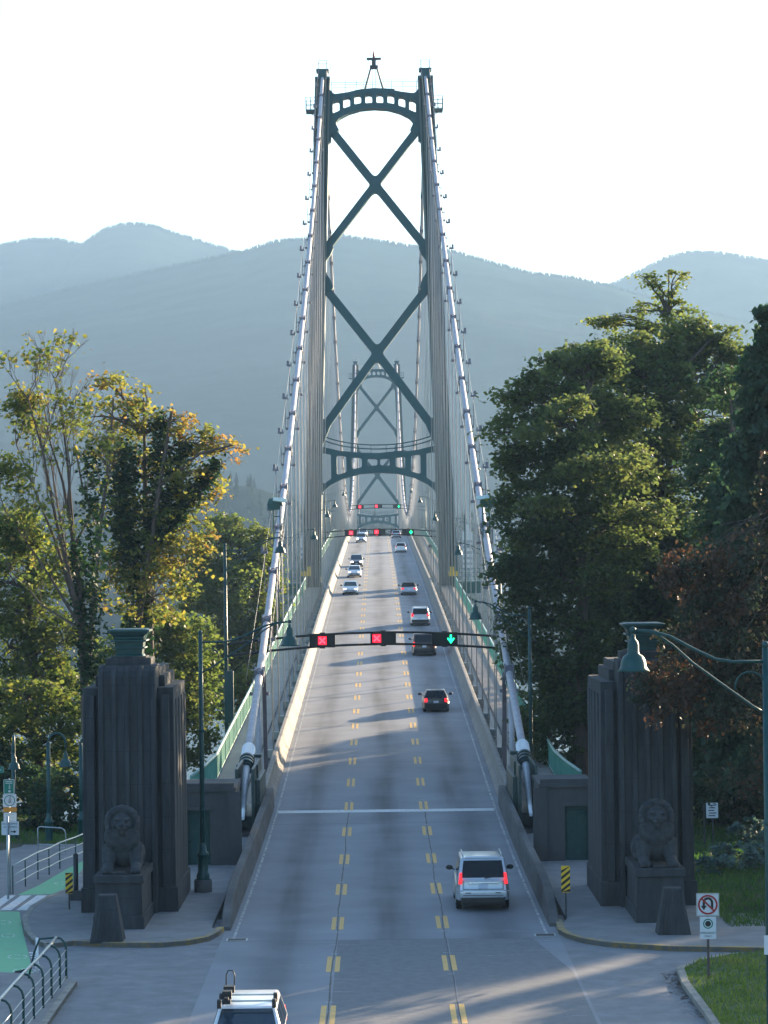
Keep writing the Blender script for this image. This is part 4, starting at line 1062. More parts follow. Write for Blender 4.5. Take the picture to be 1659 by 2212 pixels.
# stacked path signs
P_ = gp(24, 1929, .0)
root = empty('path_sign', 'stack of small path signs topped by a green walker sign', 'sign', P_)
k = 1 / 57.7
b = MB(); b.tube([(0, .03, -.1), (0, .03, 4.3)], .03, 8); b.build('post', M['galv'], root)
def zz_(y): return (1929 - y) * k
pn = panel(root, 0, zz_(1698), .40, .54, 'sign_w', -.03); panel(pn, 0, zz_(1698), .36, .50, 'sign_g', -.042, .003, name='green_field')
def walker(par, x, z, sc, m, y, pole=False):
    b = MB(); b.plate([[(x + .13 * sc * math.cos(t), z + .80 * sc + .13 * sc * math.sin(t)) for t in np.linspace(0, 6, 12)]], y - .004, y)
    for a_, c_, w in (((.0, .62), (.03, .1), .24), ((.03, .1), (.24, -.62), .13), ((.0, .1), (-.2, -.62), .13), ((0, .55), (-.28, .15), .09), ((.05, .55), (.3, .2), .09)):
        b.bar((x + a_[0] * sc, y - .002, z + a_[1] * sc), (x + c_[0] * sc, y - .002, z + c_[1] * sc), .004, w * sc)
    if pole: b.bar((x - .3 * sc, y - .002, z + .2 * sc), (x - .42 * sc, y - .002, z - .6 * sc), .004, .07 * sc)
    return b.build('walker_symbol', M[m], par)
walker(pn, .02, zz_(1699), .115, 'sign_w', -.0455)
b = MB(); b.plate([[(.02 + .05 * math.cos(t), zz_(1708) + .04 * math.sin(t)) for t in np.linspace(0, 6, 10)]], -.05, -.0455); b.build('dog_symbol', M['sign_w'], pn)
for q in range(2):
    b = MB(); b.box(-.13, .13, -.049, -.0455, zz_(1687 + q * 3.5) - .012, zz_(1687 + q * 3.5) + .012); b.build('lettering', M['sign_w'], pn)
pn = panel(root, .02, zz_(1728), .50, .48, 'sign_w', -.03); ring(pn, .02, zz_(1728), .205, .03, 'sign_g', -.042); walker(pn, .04, zz_(1728), .16, 'sign_k', -.042, True)
panel(root, .03, zz_(1747.5), .50, .17, 'sign_o', -.03)
pn = panel(root, .03, zz_(1764.5), .48, .37, 'sign_w', -.03)
for q in range(3):
    b = MB(); b.box(-.13, .19 - .05 * (q == 2), -.044, -.041, zz_(1758 + q * 6.5) - .018, zz_(1758 + q * 6.5) + .018); b.build('lettering', M['galv'], pn)
P2 = gp(22, 1940, 0); root = empty('stop_sign_plate', 'white no stopping plate with black arrow on a grey post', 'sign', P2)
b = MB(); b.tube([(-.03, -.05, -.1), (-.03, -.05, 3.05)], .045, 8); b.build('post', M['galv'], root)
zc_ = (1940 - 1790) * k
pn = panel(root, .06, zc_, .64, .50, 'sign_w', .02)
lettering(pn, 'NO  STOPPING', .06, zc_ + .16, .082, 'sign_k', .008); lettering(pn, 'ON   EXPRESS', .06, zc_ + .04, .082, 'sign_k', .008)
b = MB(); b.plate([[(.08, zc_ - .15), (.20, zc_ - .15), (.20, zc_ - .19), (.29, zc_ - .13), (.20, zc_ - .07), (.20, zc_ - .11), (.08, zc_ - .11)]], .004, .009); b.build('arrow_symbol', M['sign_k'], pn)
P3 = gp(-6, 1935, 0); root = empty('street_name_sign', 'green street name blade cut off by the picture edge', 'sign', P3)
b = MB(); b.tube([(-.25, 0, -.1), (-.25, 0, 4.9)], .03, 8); b.build('post', M['galv'], root)
pn = panel(root, -.05, (1935 - 1664) * k, .76, .24, 'sign_g', -.03); lettering(pn, 'STANLEY PARK', -.03, (1935 - 1664) * k, .085, 'sign_w', -.042)
panel(root, -.15, (1935 - 1680) * k, .62, .2, 'sign_w', -.03)
P4 = gp(1533, 1833, .0); root = empty('park_notice', 'small white text notice in the dark beside the shaded pylon', 'sign', P4)
b = MB(); b.box(-.26, -.2, 0, .05, -.1, 1.9); b.box(.1, .16, 0, .05, -.1, 1.9); b.build('post', M['dark'], root)
pn = panel(root, .1, 1.62, .50, .64, 'sign_w', -.01)
for q in range(5):
    b = MB(); b.box(-.06 + .03 * (q % 2), .27 - .04 * (q % 3), -.026, -.0215, 1.84 - q * .11 - .02, 1.84 - q * .11 + .02); b.build('lettering', M['sign_k'], pn)
root = empty('pole_plate', 'little white plate strapped to the lamp post at the picture edge', 'sign', (8.2, 58.86, 3.85))
pn = panel(root, 0, 0, .30, .42, 'sign_w', -.01); lettering(pn, '9', 0, .02, .22, 'sign_k', -.021)
# small yellow boxes by the tower legs
for s, x, l in ((-1, 663, 'yellow warning plate at the foot of the left tower leg'), (1, 980, 'yellow warning plate at the foot of the right tower leg')):
    p = at(x, 1238, 312); root = empty('warning_plate', l, 'sign', p, group='yellow plates at the tower legs')
    b = MB(); b.box(-.62, .45, -.05, .05, -.35, .22); b.build('plate', M['sign_y'], root); b = MB(); b.box(.2 * -s - .2, .2 * -s + .25, .06, .16, .1, .75); b.build('upper_plate', M['sign_y'], root)
    b = MB(); b.box(-.05, .05, .2, .3, zr(312) + .1 - p.z, .3); b.build('post', M['dark'], root)

# ------------------------------------------------------------------ railings at the lower left
pa = [gp(30, 1929), gp(57, 1913), gp(84, 1897.5), (gp(108, 1888)), gp(131, 1875), gp(165, 1862), gp(195, 1848), gp(222, 1836)]
root = empty('path_railing', 'galvanised three rail fence beside the green cycle lane', 'railing', pa[0]); L0 = Vector(root.location)
b = MB()
for h in (1.05, .68, .32): b.tube([p - L0 + Vector((0, 0, h)) for p in pa], .032 if h > 1 else .024, 8)
b.build('rails', M['galv'], root)
for p in pa:
    b = MB(); c = p - L0; b.tube([c - Vector((0, 0, .05)), c + Vector((0, 0, 1.04))], .026, 8); b.build('post', M['lampgreen'], root)
pb = [gp(145.5, 2120.7), gp(132, 2140.5), gp(114, 2163.7), gp(96, 2185), gp(76, 2208), gp(54, 2236), gp(28, 2270), gp(-4, 2312)]
root = empty('kerb_railing', 'dark green railing with bent posts along the lower kerb', 'railing', pb[0]); L0 = Vector(root.location)
inw = Vector((-.28, -.05, 0)); b = MB()
b.tube([p - L0 + inw + Vector((0, 0, 1.35)) for p in pb], .042, 8)
for h in (.98, .72, .46, .2): b.tube([p - L0 + Vector((0, 0, h)) for p in pb], .014, 6)
b.build('rails', M['galv'], root)
for p in pb:
    c = p - L0; b = MB(); b.tube([c, c + Vector((0, 0, 1.05)), c + inw * .15 + Vector((0, 0, 1.2)), c + inw * .5 + Vector((0, 0, 1.31)), c + inw + Vector((0, 0, 1.35))], .034, 8); b.build('post', M['lampgreen'], root)
c = pb[0] - L0; b = MB(); b.tube([c + inw + Vector((0, 0, 1.35)), c + inw + Vector((-.5, .1, 1.3)), c + Vector((-.95, .12, .9)), c + Vector((-1.15, .1, 0))], .034, 8); b.build('end_return', M['lampgreen'], root)
p = gp(83, 2106); root = empty('delineator_post', 'thin white flexible post beside the striped corner of the lane', 'post', p)
b = MB(); b.tube([(0, 0, 0), (0, 0, 1.15)], .042, 10); b.build('post', M['whitepaint'], root); b = MB(); b.lathe([(0, .05), (.12, .05), (.17, 0)], n=14); b.build('base', M['plastic'], root)
p0 = at(84, 1836, 115); q0 = at(144, 1843, 115)
root = empty('barrier_rail', 'low looped metal rail on the grass around the lamp foot', 'railing', p0); d = q0 - p0
b = MB(); b.tube([(0, 0, -.3), (0, 0, .95), (.08, 0, 1.02), (d.x - .18, 0, .95), (d.x - .05, 0, .85), (d.x, 0, .7), (d.x, 0, -.4)], .025, 8); b.tube([(0, 0, .28), (d.x, 0, .22)], .022, 8); b.build('rails', M['galv'], root)

# ------------------------------------------------------------------ floodlight frames on the cables
for s, y, l in ((-1, 165, 'green lantern frame standing on the cable above the maple'), (1, 165, 'green lantern frame standing on the cable by the dark tree')):
    q = Vector((s * (xc(y) + .12), y, zc(y) + .25)); root = empty('cable_floodlight', l, 'floodlight', q, group='floodlight frames on the cables')
    b = MB()
    for dx in (-.3, .1):
        for dy in (-.2, .2): b.bar((dx * s, dy, -2.2), (dx * s, dy, 1.9), .07, .07)
    for z in (.2, 1.2): b.bar((-.3 * s, -.2, z), (.1 * s, -.2, z), .06, .06); b.bar((-.3 * s, .2, z), (.1 * s, .2, z), .06, .06)
    b.build('frame', M['green'], root)
    b = MB(); b.frustum((-.5, .5, -.35, .35), (-.35, .35, -.3, .3), 1.85, 2.3); b.box(-.42, .3, -.3, .3, 1.6, 1.9); o = b.build('lamp_head', M['green'], root); b = MB(); b.box(-.4, .4, -.35, .35, 2.31, 2.36); o = b.build('visor', M['palegreen'], root); o.rotation_euler = (R(18), R(-8) * s, 0)

# ------------------------------------------------------------------ birds and a walker
def crow(loc, rz, label, pitch=0):
    root = empty('crow', label, 'bird', loc, rz)
    me = blob('body', [((0, 0, .17), (.075, .15, .085)), ((0, .1, .20), (.06, .09, .07)), ((0, .19, .26), (.045, .055, .045)), ((0, -.16, .14), (.05, .12, .04)), ((0, -.28, .11), (.04, .12, .018)), ((.06, -.05, .18), (.03, .17, .055)), ((-.06, -.05, .18), (.03, .17, .055))], .012, 3)
    link('body', me, root, M['crow'])
    b = MB(); b.tube([(0, .22, .265), (0, .28, .255), (0, .315, .235)], [.022, .014, .003], 8); b.build('beak', M['plastic'], root)
    for s in (-1, 1):
        b = MB(); b.tube([(s * .03, .0, .11), (s * .035, .03, .06), (s * .035, .0, .01)], .008, 6)
        for a in (-.5, 0, .5): b.tube([(s * .035, 0, .008), (s * .035 + .04 * math.sin(a), .05 * math.cos(a), .005)], .005, 5)
        b.tube([(s * .035, 0, .008), (s * .035, -.03, .005)], .005, 5); b.build('foot', M['plastic'], root)
    root.scale = (.72,) * 3; return root
p = gp(45, 2106); crow(p, R(-80), 'black crow standing on the path beside the railing')
y = 180; o = crow(Vector((xc(y) + .22, y, zc(y) + .12)), R(150), 'black crow perched on the cable near the dark tree')
def walker_person(x, y):
    root = empty('person', 'person in dark top and pale trousers walking on the bridge sidewalk', 'person', (x, y, zr(y) + .12), 0)
    B = [((0, 0, 1.58), (.085, .10, .115)), ((0, 0, 1.44), (.055, .055, .08)), ((0, .09, 1.56), (.02, .03, .03))]
    T = [([(0, 0, .95), (0, 0, 1.15), (0, 0, 1.35), (0, 0, 1.42)], [.15, .14, .17, .09])]
    for s in (-1, 1):
        T.append(([(s * .10, 0, .92), (s * .11, s * .08, .5), (s * .11, s * .10 - .05, .10)], [.09, .062, .042])); B.append(((s * .11, s * .12, .045), (.045, .12, .04)))
        T.append(([(s * .2, 0, 1.36), (s * .25, -s * .06, 1.08), (s * .26, -s * .02, .84)], [.055, .042, .032])); B.append(((s * .265, 0, .77), (.022, .045, .055)))
        for f in range(4): T.append(([(s * .265, -.03 + f * .02, .74), (s * .262, -.03 + f * .022, .69 - .006 * (f in (1, 2))), (s * .25, -.03 + f * .022, .66)], [.010, .009, .007]))
        T.append(([(s * .265, .04, .79), (s * .25, .07, .75), (s * .245, .075, .72)], [.011, .010, .008]))
    body = link('body', blob('body', B, .014, 1, T), root, M['skin'])
    link('jacket', blob('jacket', [], .03, 2, [([(0, 0, .93), (0, 0, 1.15), (0, 0, 1.36), (0, 0, 1.43)], [.175, .165, .20, .09])] + [([(s * .2, 0, 1.37), (s * .25, -s * .06, 1.08), (s * .26, -s * .02, .87)], [.075, .06, .05]) for s in (-1, 1)]), root, M['cloth_a'])
    link('trousers', blob('trousers', [((0, 0, .93), (.17, .12, .1))], .03, 2, [([(s * .10, 0, .92), (s * .11, s * .08, .5), (s * .11, s * .10 - .05, .12)], [.105, .085, .07]) for s in (-1, 1)]), root, M['cloth_b'])
    link('hair', blob('hair', [((0, -.02, 1.62), (.098, .11, .10)), ((0, -.05, 1.55), (.09, .07, .10))], .02, 1), root, M['black'])
walker_person(7.9, 418)
# ------------------------------------------------------------------ vehicles
PAINT = {}
M['clear'] = mat('pale_pane', (.42, .48, .48), .05, var=.02); M['clear'].node_tree.nodes['Principled BSDF'].inputs['Alpha'].default_value = .75  # mostly opaque pale tone, painted in for brightness seen through the windscreen
def paint(name, col, metal=.0, rough=.28):
    if name not in PAINT: PAINT[name] = mat(name, col, rough, metal=metal, var=.05, scale=2, coat=.6, spec=.5)
    return PAINT[name]
SPEC = {
 'suv':   dict(zb=.40, L=4.75, W=1.90, H=1.86, belt=1.13, hood=1.05, wr=.38, wb=2.79, yb=(.10, 1.35), yr=(.42, 2.02), rw=.80, tl=(.80, .98, 1.36, .115)),
 'wagon': dict(L=4.55, W=1.82, H=1.68, belt=1.02, hood=.95, wr=.34, wb=2.65, yb=(.12, 1.30), yr=(.52, 2.0), rw=.78, tl=(.74, .88, 1.18, .20)),
 'van':   dict(L=4.90, W=1.95, H=1.76, belt=1.05, hood=.98, wr=.34, wb=3.0, yb=(.10, 1.05), yr=(.40, 1.95), rw=.82, tl=(.84, .78, 1.15, .15)),
 'sedan': dict(L=4.60, W=1.80, H=1.45, belt=.94, hood=.86, wr=.33, wb=2.70, yb=(.62, 1.25), yr=(1.30, 2.05), rw=.74, tl=(.70, .70, .88, .28)),
 'hatch': dict(L=4.20, W=1.80, H=1.56, belt=1.0, hood=.92, wr=.34, wb=2.60, yb=(.10, 1.15), yr=(.70, 1.95), rw=.72, tl=(.72, .88, 1.06, .24)),
 'coupe': dict(L=4.40, W=1.84, H=1.36, belt=.90, hood=.82, wr=.34, wb=2.58, yb=(.75, 1.45), yr=(1.45, 2.15), rw=.70, tl=(.68, .68, .84, .30)),
 'mini':  dict(L=3.75, W=1.72, H=1.36, belt=.90, hood=.84, wr=.31, wb=2.47, yb=(.35, 1.15), yr=(.9, 1.6), rw=.66, tl=(.66, .66, .90, .22)),
}
def car(kind, body_mat, x, y, rot, label, lights='tail', roof='body', rails=None, open_top=False, roofmat=None, plate=True, tl=None, headglow=True):
    p = SPEC[kind]; L, W, H, belt = p['L'], p['W'], p['H'], p['belt']; h = W / 2; wr = p['wr']
    root = empty({'suv': 'suv', 'suv2': 'suv', 'van': 'minivan', 'mini': 'convertible_car'}.get(kind, 'car'), label, 'car', (x, y, zr(y)), rot, group='cars on the bridge road')
    gr = math.atan((zr(y + 2) - zr(y - 2)) / 4); root.rotation_euler = (gr if rot == 0 else -gr, 0, rot)
    ar = wr * 1.2; zb = p.get('zb', .24)
    def arch(c): return [(c + ar * math.cos(a), max(zb, wr + ar * math.sin(a))) for a in np.linspace(-.35, math.pi + .35, 9)]
    yf, yr_ = p['wb'] / 2 + .05, -p['wb'] / 2 + .05
    prof = [(-L / 2 + .14, zb), (-L / 2 + .02, zb + .10), (-L / 2, zb + .18), (-L / 2 + .015, zb + .36), (-L / 2 + .045, belt * .72), (-L / 2 + .05, belt - .06), (-L / 2 + .12, belt)]
    prof += [(L / 2 - p['yb'][1], belt), (L / 2 - .55, p['hood']), (L / 2 - .16, p['hood'] - .12), (L / 2 - .02, .62), (L / 2, .48), (L / 2 - .03, .32), (L / 2 - .18, zb)]
    prof += arch(yf) + arch(yr_)
    cz = .6
    b = MB(); st = [(-1, .06, .94), (-.965, .015, .985), (-.86, 0, 1), (-.4, 0, 1.0), (.4, 0, 1.0), (.86, 0, 1), (.965, .015, .985), (1, .06, .94)]; vs = []; k = len(prof)
    for sx, ins, _ in st:
        for (yy, zz) in prof:
            t = max(0, abs(yy) - (L / 2 - .75)) / .75; fx = 1 - .12 * t * t
            zt = zz - (ins * 1.2 if zz > belt - .1 else 0); yt = yy - math.copysign(ins * 1.6, yy) * (abs(yy) > L / 2 - .3)
            up = 1 - .05 * max(0, (zz - .65)) / .4
            vs.append((sx * h * fx * up, yt, zt + (.015 if abs(sx) < .5 and zz > belt - .2 else 0)))
    n = len(st)
    b.add(vs, [(i * k + j, i * k + (j + 1) % k, (i + 1) * k + (j + 1) % k, (i + 1) * k + j) for i in range(n - 1) for j in range(k)] + [list(range(k))[::-1], [(n - 1) * k + j for j in range(k)]])
    body = b.build('body', body_mat, root); me = body.data
    for f in me.polygons: f.use_smooth = True
    try: me.set_sharp_from_angle(angle=R(32))
    except Exception: pass
    # cabin
    y0, y1 = -L / 2 + p['yb'][0], L / 2 - p['yb'][1]; r0, r1 = -L / 2 + p['yr'][0], L / 2 - p['yr'][1]; bw = h * .93; tw = h * p['rw']
    zb_ = belt - .02
    def quad(a, bq, c, d, i0, i1, j0, j1, off, name, m):
        a, bq, c, d = map(Vector, (a, bq, c, d)); nrm = (bq - a).cross(d - a).normalized()
        f = lambda u, v: (a * (1 - u) + bq * u) * (1 - v) + (d * (1 - u) + c * u) * v
        q = [f(i0, j0) + nrm * off, f(i1, j0) + nrm * off, f(i1, j1) + nrm * off, f(i0, j1) + nrm * off]
        bb = MB(); bb.add(q + [v - nrm * .02 for v in q], [(0, 1, 2, 3), (0, 4, 5, 1), (1, 5, 6, 2), (2, 6, 7, 3), (3, 7, 4, 0)]); return bb.build(name, M[m], root)
    A = [(-bw, y0, zb_), (bw, y0, zb_), (bw, y1, zb_), (-bw, y1, zb_)]; T = [(-tw, r0, H), (tw, r0, H), (tw, r1, H - .03), (-tw, r1, H - .03)]
    if not open_top:
        b = MB(); b.add(A + T, [(0, 1, 5, 4), (1, 2, 6, 5), (2, 3, 7, 6), (3, 0, 4, 7), (4, 5, 6, 7), (3, 2, 1, 0)])
        b.build('cabin', roofmat or body_mat, root, bevel=.075, seg=3)
        of = .012
        quad(A[0], A[1], T[1], T[0], .07, .93, .10, .86, of, 'rear_window', 'glass'); quad(A[2], A[3], T[3], T[2], .06, .94, .06, .92, of, 'windshield', 'windscreen')
        for (a, bq, c, d) in ((A[1], A[2], T[2], T[1]), (A[3], A[0], T[0], T[3])):
            fwd = a is A[1]
            for u0, u1 in ((.10, .36), (.40, .64), (.68, .90)): quad(a, bq, c, d, u0 if fwd else 1 - u1, u1 if fwd else 1 - u0, .14, .84, of, 'side_window', 'glass')
    else:
        ys_ = y1
        b = MB(); f = [(-bw * .95, ys_, zb_), (bw * .95, ys_, zb_), (tw, ys_ - .55, H), (-tw, ys_ - .55, H)]
        for i in range(4): b.tube([f[i], f[(i + 1) % 4]], .04, 8)
        b.build('windshield_frame', M['plastic'], root)
        bb = MB(); q = [Vector(v) for v in f]; bb.add(q + [v + Vector((0, .02, 0)) for v in q], [(0, 1, 2, 3), (7, 6, 5, 4)]); bb.build('windshield', M['clear'], root)
        b = MB(); b.box(-bw * .9, bw * .9, -L / 2 + .55, y1, belt - .05, belt + .02); b.build('interior', M['plastic'], root)
        b = MB(); b.frustum((-bw * .92, bw * .92, -L / 2 + .35, -L / 2 + .95), (-bw * .85, bw * .85, -L / 2 + .42, -L / 2 + .85), belt, belt + .08); b.build('folded_roof', M['plastic'], root, bevel=.05)
        for s in (-1, 1):
            b = MB(); b.box(s * .36 - .22, s * .36 + .22, -.25, -.08, belt - .05, belt + .18); b.box(s * .36 - .13, s * .36 + .13, -.24, -.13, belt + .2, belt + .40); b.build('seat', M['plastic'], root, bevel=.05)
    # wheels
    for sx in (-1, 1):
        for yy in (yf, yr_):
            c = sx * (h - .13); b = MB()
            prof_w = [(wr * .62, -.11), (wr * .93, -.11), (wr, -.07), (wr, .07), (wr * .93, .11), (wr * .62, .11)]
            vs = []; nn = 20
            for r_, xx in prof_w: vs += [(c + xx, yy + r_ * math.cos(2 * math.pi * j / nn), wr + r_ * math.sin(2 * math.pi * j / nn)) for j in range(nn)]
            b.add(vs, [(i * nn + j, i * nn + (j + 1) % nn, (i + 1) * nn + (j + 1) % nn, (i + 1) * nn + j) for i in range(5) for j in range(nn)], 0, True)
            w = b.build('wheel', M['tyre'], root)
            b = MB(); nn = 20; xo = c + sx * .095; b.add([(xo, yy + wr * .64 * math.cos(2 * math.pi * j / nn), wr + wr * .64 * math.sin(2 * math.pi * j / nn)) for j in range(nn)] + [(xo + sx * .03, yy + wr * .2 * math.cos(2 * math.pi * j / nn), wr + wr * .2 * math.sin(2 * math.pi * j / nn)) for j in range(nn)], [(j, (j + 1) % nn, nn + (j + 1) % nn, nn + j) for j in range(0, nn, 1)] + [list(range(nn, 2 * nn))])
            b.build('rim', M['rim'], w)
    b = MB(); b.box(-h * .8, h * .8, -L / 2 + .35, L / 2 - .35, .2, .42); b.build('underbody', M['plastic'], root)
    # lights, bumpers, mirrors, plate
    tx, tz0, tz1, twd = tl or p['tl']; ye = -L / 2
    for s in (-1, 1):
        b = MB(); b.frustum((s * tx - twd / 2, s * tx + twd / 2, ye - .015, ye + .16), (s * (tx - .03) - twd * .4, s * (tx - .03) + twd * .4, ye + .03, ye + .18), tz0, tz1)
        b.build('tail_light', M['tail'] if lights == 'tail' else M['tail_faint'], root, bevel=.015)
        b = MB(); hz = p['hood'] - .22; b.frustum((s * h * .70 - .20, s * h * .70 + .16, L / 2 - .30, L / 2 - .035), (s * h * .66 - .17, s * h * .66 + .16, L / 2 - .35, L / 2 - .11), hz - .08, hz + .09)
        b.build('headlight', M['head'] if lights == 'head' else M['headoff'], root, bevel=.02)
        b = MB(); b.ball((s * (h + .14), y1 - .25, belt + .08), (.13, .07, .09), 10, 8); b.bar((s * (h - .05), y1 - .22, belt + .0), (s * (h + .08), y1 - .24, belt + .04), .05, .04); b.build('mirror', M['plastic'], root)
    b = MB(); b.box(-h * .86, h * .86, ye - .045, ye + .06, zb + .12, zb + .36); b.build('rear_bumper', body_mat if kind in ('suv', 'sedan', 'coupe', 'hatch') else M['plastic'], root, bevel=.035)
    b = MB(); b.box(-h * .80, h * .80, ye + .02, ye + .2, zb - .06, zb + .13); b.build('valance', M['plastic'], root); b = MB(); b.box(-h * .7, h * .7, L / 2 - .08, L / 2 + .012, .26, .42); b.build('valance', M['plastic'], root)
    b = MB(); b.box(-.48, .48, L / 2 - .09, L / 2 + .006, .50, p['hood'] - .28); b.build('grille', M['plastic'], root)
    if plate:
        zpl = belt * .74 if kind != 'suv' else .90
        b = MB(); b.box(-.16, .16, ye - .0, ye + .04, zpl - .07, zpl + .08); o = b.build('licence_plate', M['plate'], root); o.location = (0, .01, 0)
        b = MB(); b.box(-.16, .16, L / 2 + .008, L / 2 + .02, .40, .52); b.build('licence_plate', M['plate'], root)
    if rails:
        b = MB()
        for s in (-1, 1):
            x_ = s * (tw - .08); b.tube([(x_, r0 + .12, H - .02), (x_, r0 + .2, H + .06), (x_, r1 - .2, H + .05), (x_, r1 - .08, H - .04)], .024, 8)
        b.build('roof_rail', M[rails], root)
    return root, body, p
silver = paint('silver_paint', (.50, .53, .57), .35, .3); white = paint('white_paint', (.72, .73, .74)); black = paint('black_paint', (.012, .012, .014)); grey = paint('dark_grey_paint', (.07, .075, .085), .3)
maroon = paint('dark_red_paint', (.035, .014, .014), .2); lblue = paint('pale_blue_silver_paint', (.36, .42, .50), .4); wsilver = paint('bright_silver_paint', (.58, .60, .63), .3)
r_, bd, p = car('suv', silver, 3.27, 96.4, 0, 'big silver SUV with red tail lights, rear view, nearest in the lane ahead', rails='galv')
b = MB(); ye = -p['L'] / 2
b.box(-.52, .52, ye - .005, ye + .05, .985, 1.025); b.build('chrome_strip', M['chrome'], r_, bevel=.008)
b = MB(); b.bar((.05, ye + .09, 1.17), (.55, ye + .14, 1.25), .02, .02); b.build('wiper', M['plastic'], r_)
b = MB(); b.box(-.70, .70, ye - .052, ye - .046, .58, .60); b.box(-.62, -.42, ye - .05, ye - .044, .66, .69); b.box(.42, .62, ye - .05, ye - .044, .66, .69); b.build('bumper_trim', M['plastic'], r_)
b = MB()
for s in (-1, 1): b.box(s * .70 - .006, s * .70 + .006, ye - .004, ye + .06, .80, 1.10)
b.box(-.70, .70, ye - .006, ye + .05, .792, .802); b.build('tailgate_seam', M['plastic'], r_)
b = MB()
for s in (-1, 1): b.box(s * .80 - .10, s * .80 + .10, ye - .047, ye - .02, .735, .765)
b.build('bumper_step', M['chrome'], r_)
b = MB(); b.frustum((-.62, .62, ye + .38, ye + .62), (-.58, .58, ye + .40, ye + .62), 1.84, 1.90); b.build('roof_spoiler', silver, r_, bevel=.02)
SPEC['suv2'] = dict(SPEC['suv'], rw=.70, H=1.80); r_, bd, p = car('suv2', white, -3.50, 64.6, math.pi, 'white SUV with roof bars and bike mount cut off by the bottom edge', lights='none')
for yy in (-.35, .55): b = MB(); b.box(-.66, .66, yy - .035, yy + .035, 1.91, 1.95); b.build('roof_bar', M['galv'], r_, bevel=.012)
for yy in (-.35, .55):
    for s in (-1, 1): b = MB(); b.box(s * .65 - .05, s * .65 + .05, yy - .09, yy + .09, 1.76, 1.97); b.build('bar_foot', M['plastic'], r_, bevel=.02)
b = MB(); X = .46
b.box(X - .05, X + .05, -1.0, 1.0, 2.01, 2.07); b.box(X - .11, X + .11, .45, .7, 2.0, 2.18); b.box(X - .13, X + .13, -.45, -.2, 2.0, 2.15)
b.tube([(X - .10, -.8, 2.1), (X - .10, -.9, 2.32), (X - .06, -.95, 2.42), (X + .06, -.95, 2.42), (X + .10, -.9, 2.32), (X + .10, -.8, 2.1)], .016, 8); b.box(X - .1, X + .1, .75, 1.0, 1.92, 2.02); b.build('bike_mount', M['plastic'], r_)
car('mini', black, 3.36, 174.5, 0, 'small black open convertible with bright red tail lights')
car('van', maroon, 3.40, 219, 0, 'dark red minivan below the green arrow signal')
b_ = car('wagon', wsilver, 3.62, 252, 0, 'silver estate car with roof rails just ahead of the dark van', rails='plastic')
car('coupe', lblue, 3.15, 301, 0, 'pale blue coupe with a dark soft top in the right lane', roofmat=M['plastic'])
car('hatch', white, 3.42, 428, 0, 'white hatchback seen from behind in the sunlit lane', lights='none')
car('sedan', lblue, 3.3, 508, 0, 'pale blue sedan nearing the crest of the road', lights='none')
car('sedan', grey, 3.1, 540, 0, 'dark car going over the crest ahead of the blue sedan', lights='none')
car('sedan', white, -3.35, 303, math.pi, 'white oncoming sedan leading its row with headlights on', lights='head')
car('sedan', white, -3.25, 344, math.pi, 'white oncoming car second in its row with headlights on', lights='head')
car('wagon', grey, -3.2, 376, math.pi, 'dark grey oncoming car third in its row', lights='head')
car('wagon', silver, -3.15, 478, math.pi, 'silver oncoming car with a dark grille near the crest', lights='head')
car('hatch', white, -3.0, 522, math.pi, 'pale oncoming car just topping the crest', lights='head')
# ------------------------------------------------------------------ trees
LEAF = {
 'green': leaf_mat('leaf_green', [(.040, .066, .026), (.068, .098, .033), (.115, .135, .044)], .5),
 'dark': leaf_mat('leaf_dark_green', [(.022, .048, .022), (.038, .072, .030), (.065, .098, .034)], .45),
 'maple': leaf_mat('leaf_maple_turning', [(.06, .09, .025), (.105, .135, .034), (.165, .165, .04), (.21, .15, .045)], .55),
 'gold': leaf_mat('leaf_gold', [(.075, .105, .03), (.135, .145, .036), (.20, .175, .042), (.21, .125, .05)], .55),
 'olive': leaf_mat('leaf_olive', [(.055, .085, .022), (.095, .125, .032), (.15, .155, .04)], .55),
 'ivy': leaf_mat('leaf_ivy', [(.010, .030, .012), (.018, .045, .016), (.03, .06, .02)], .3),
 'cedar': leaf_mat('leaf_cedar', [(.018, .044, .026), (.03, .064, .032), (.05, .086, .036)], .35),
 'brown': leaf_mat('leaf_dry_cedar', [(.028, .040, .022), (.062, .040, .024), (.095, .050, .028), (.05, .045, .025)], .3),
 'silver': leaf_mat('leaf_grey_shrub', [(.05, .09, .075), (.09, .15, .125), (.14, .20, .17)], .3),
}
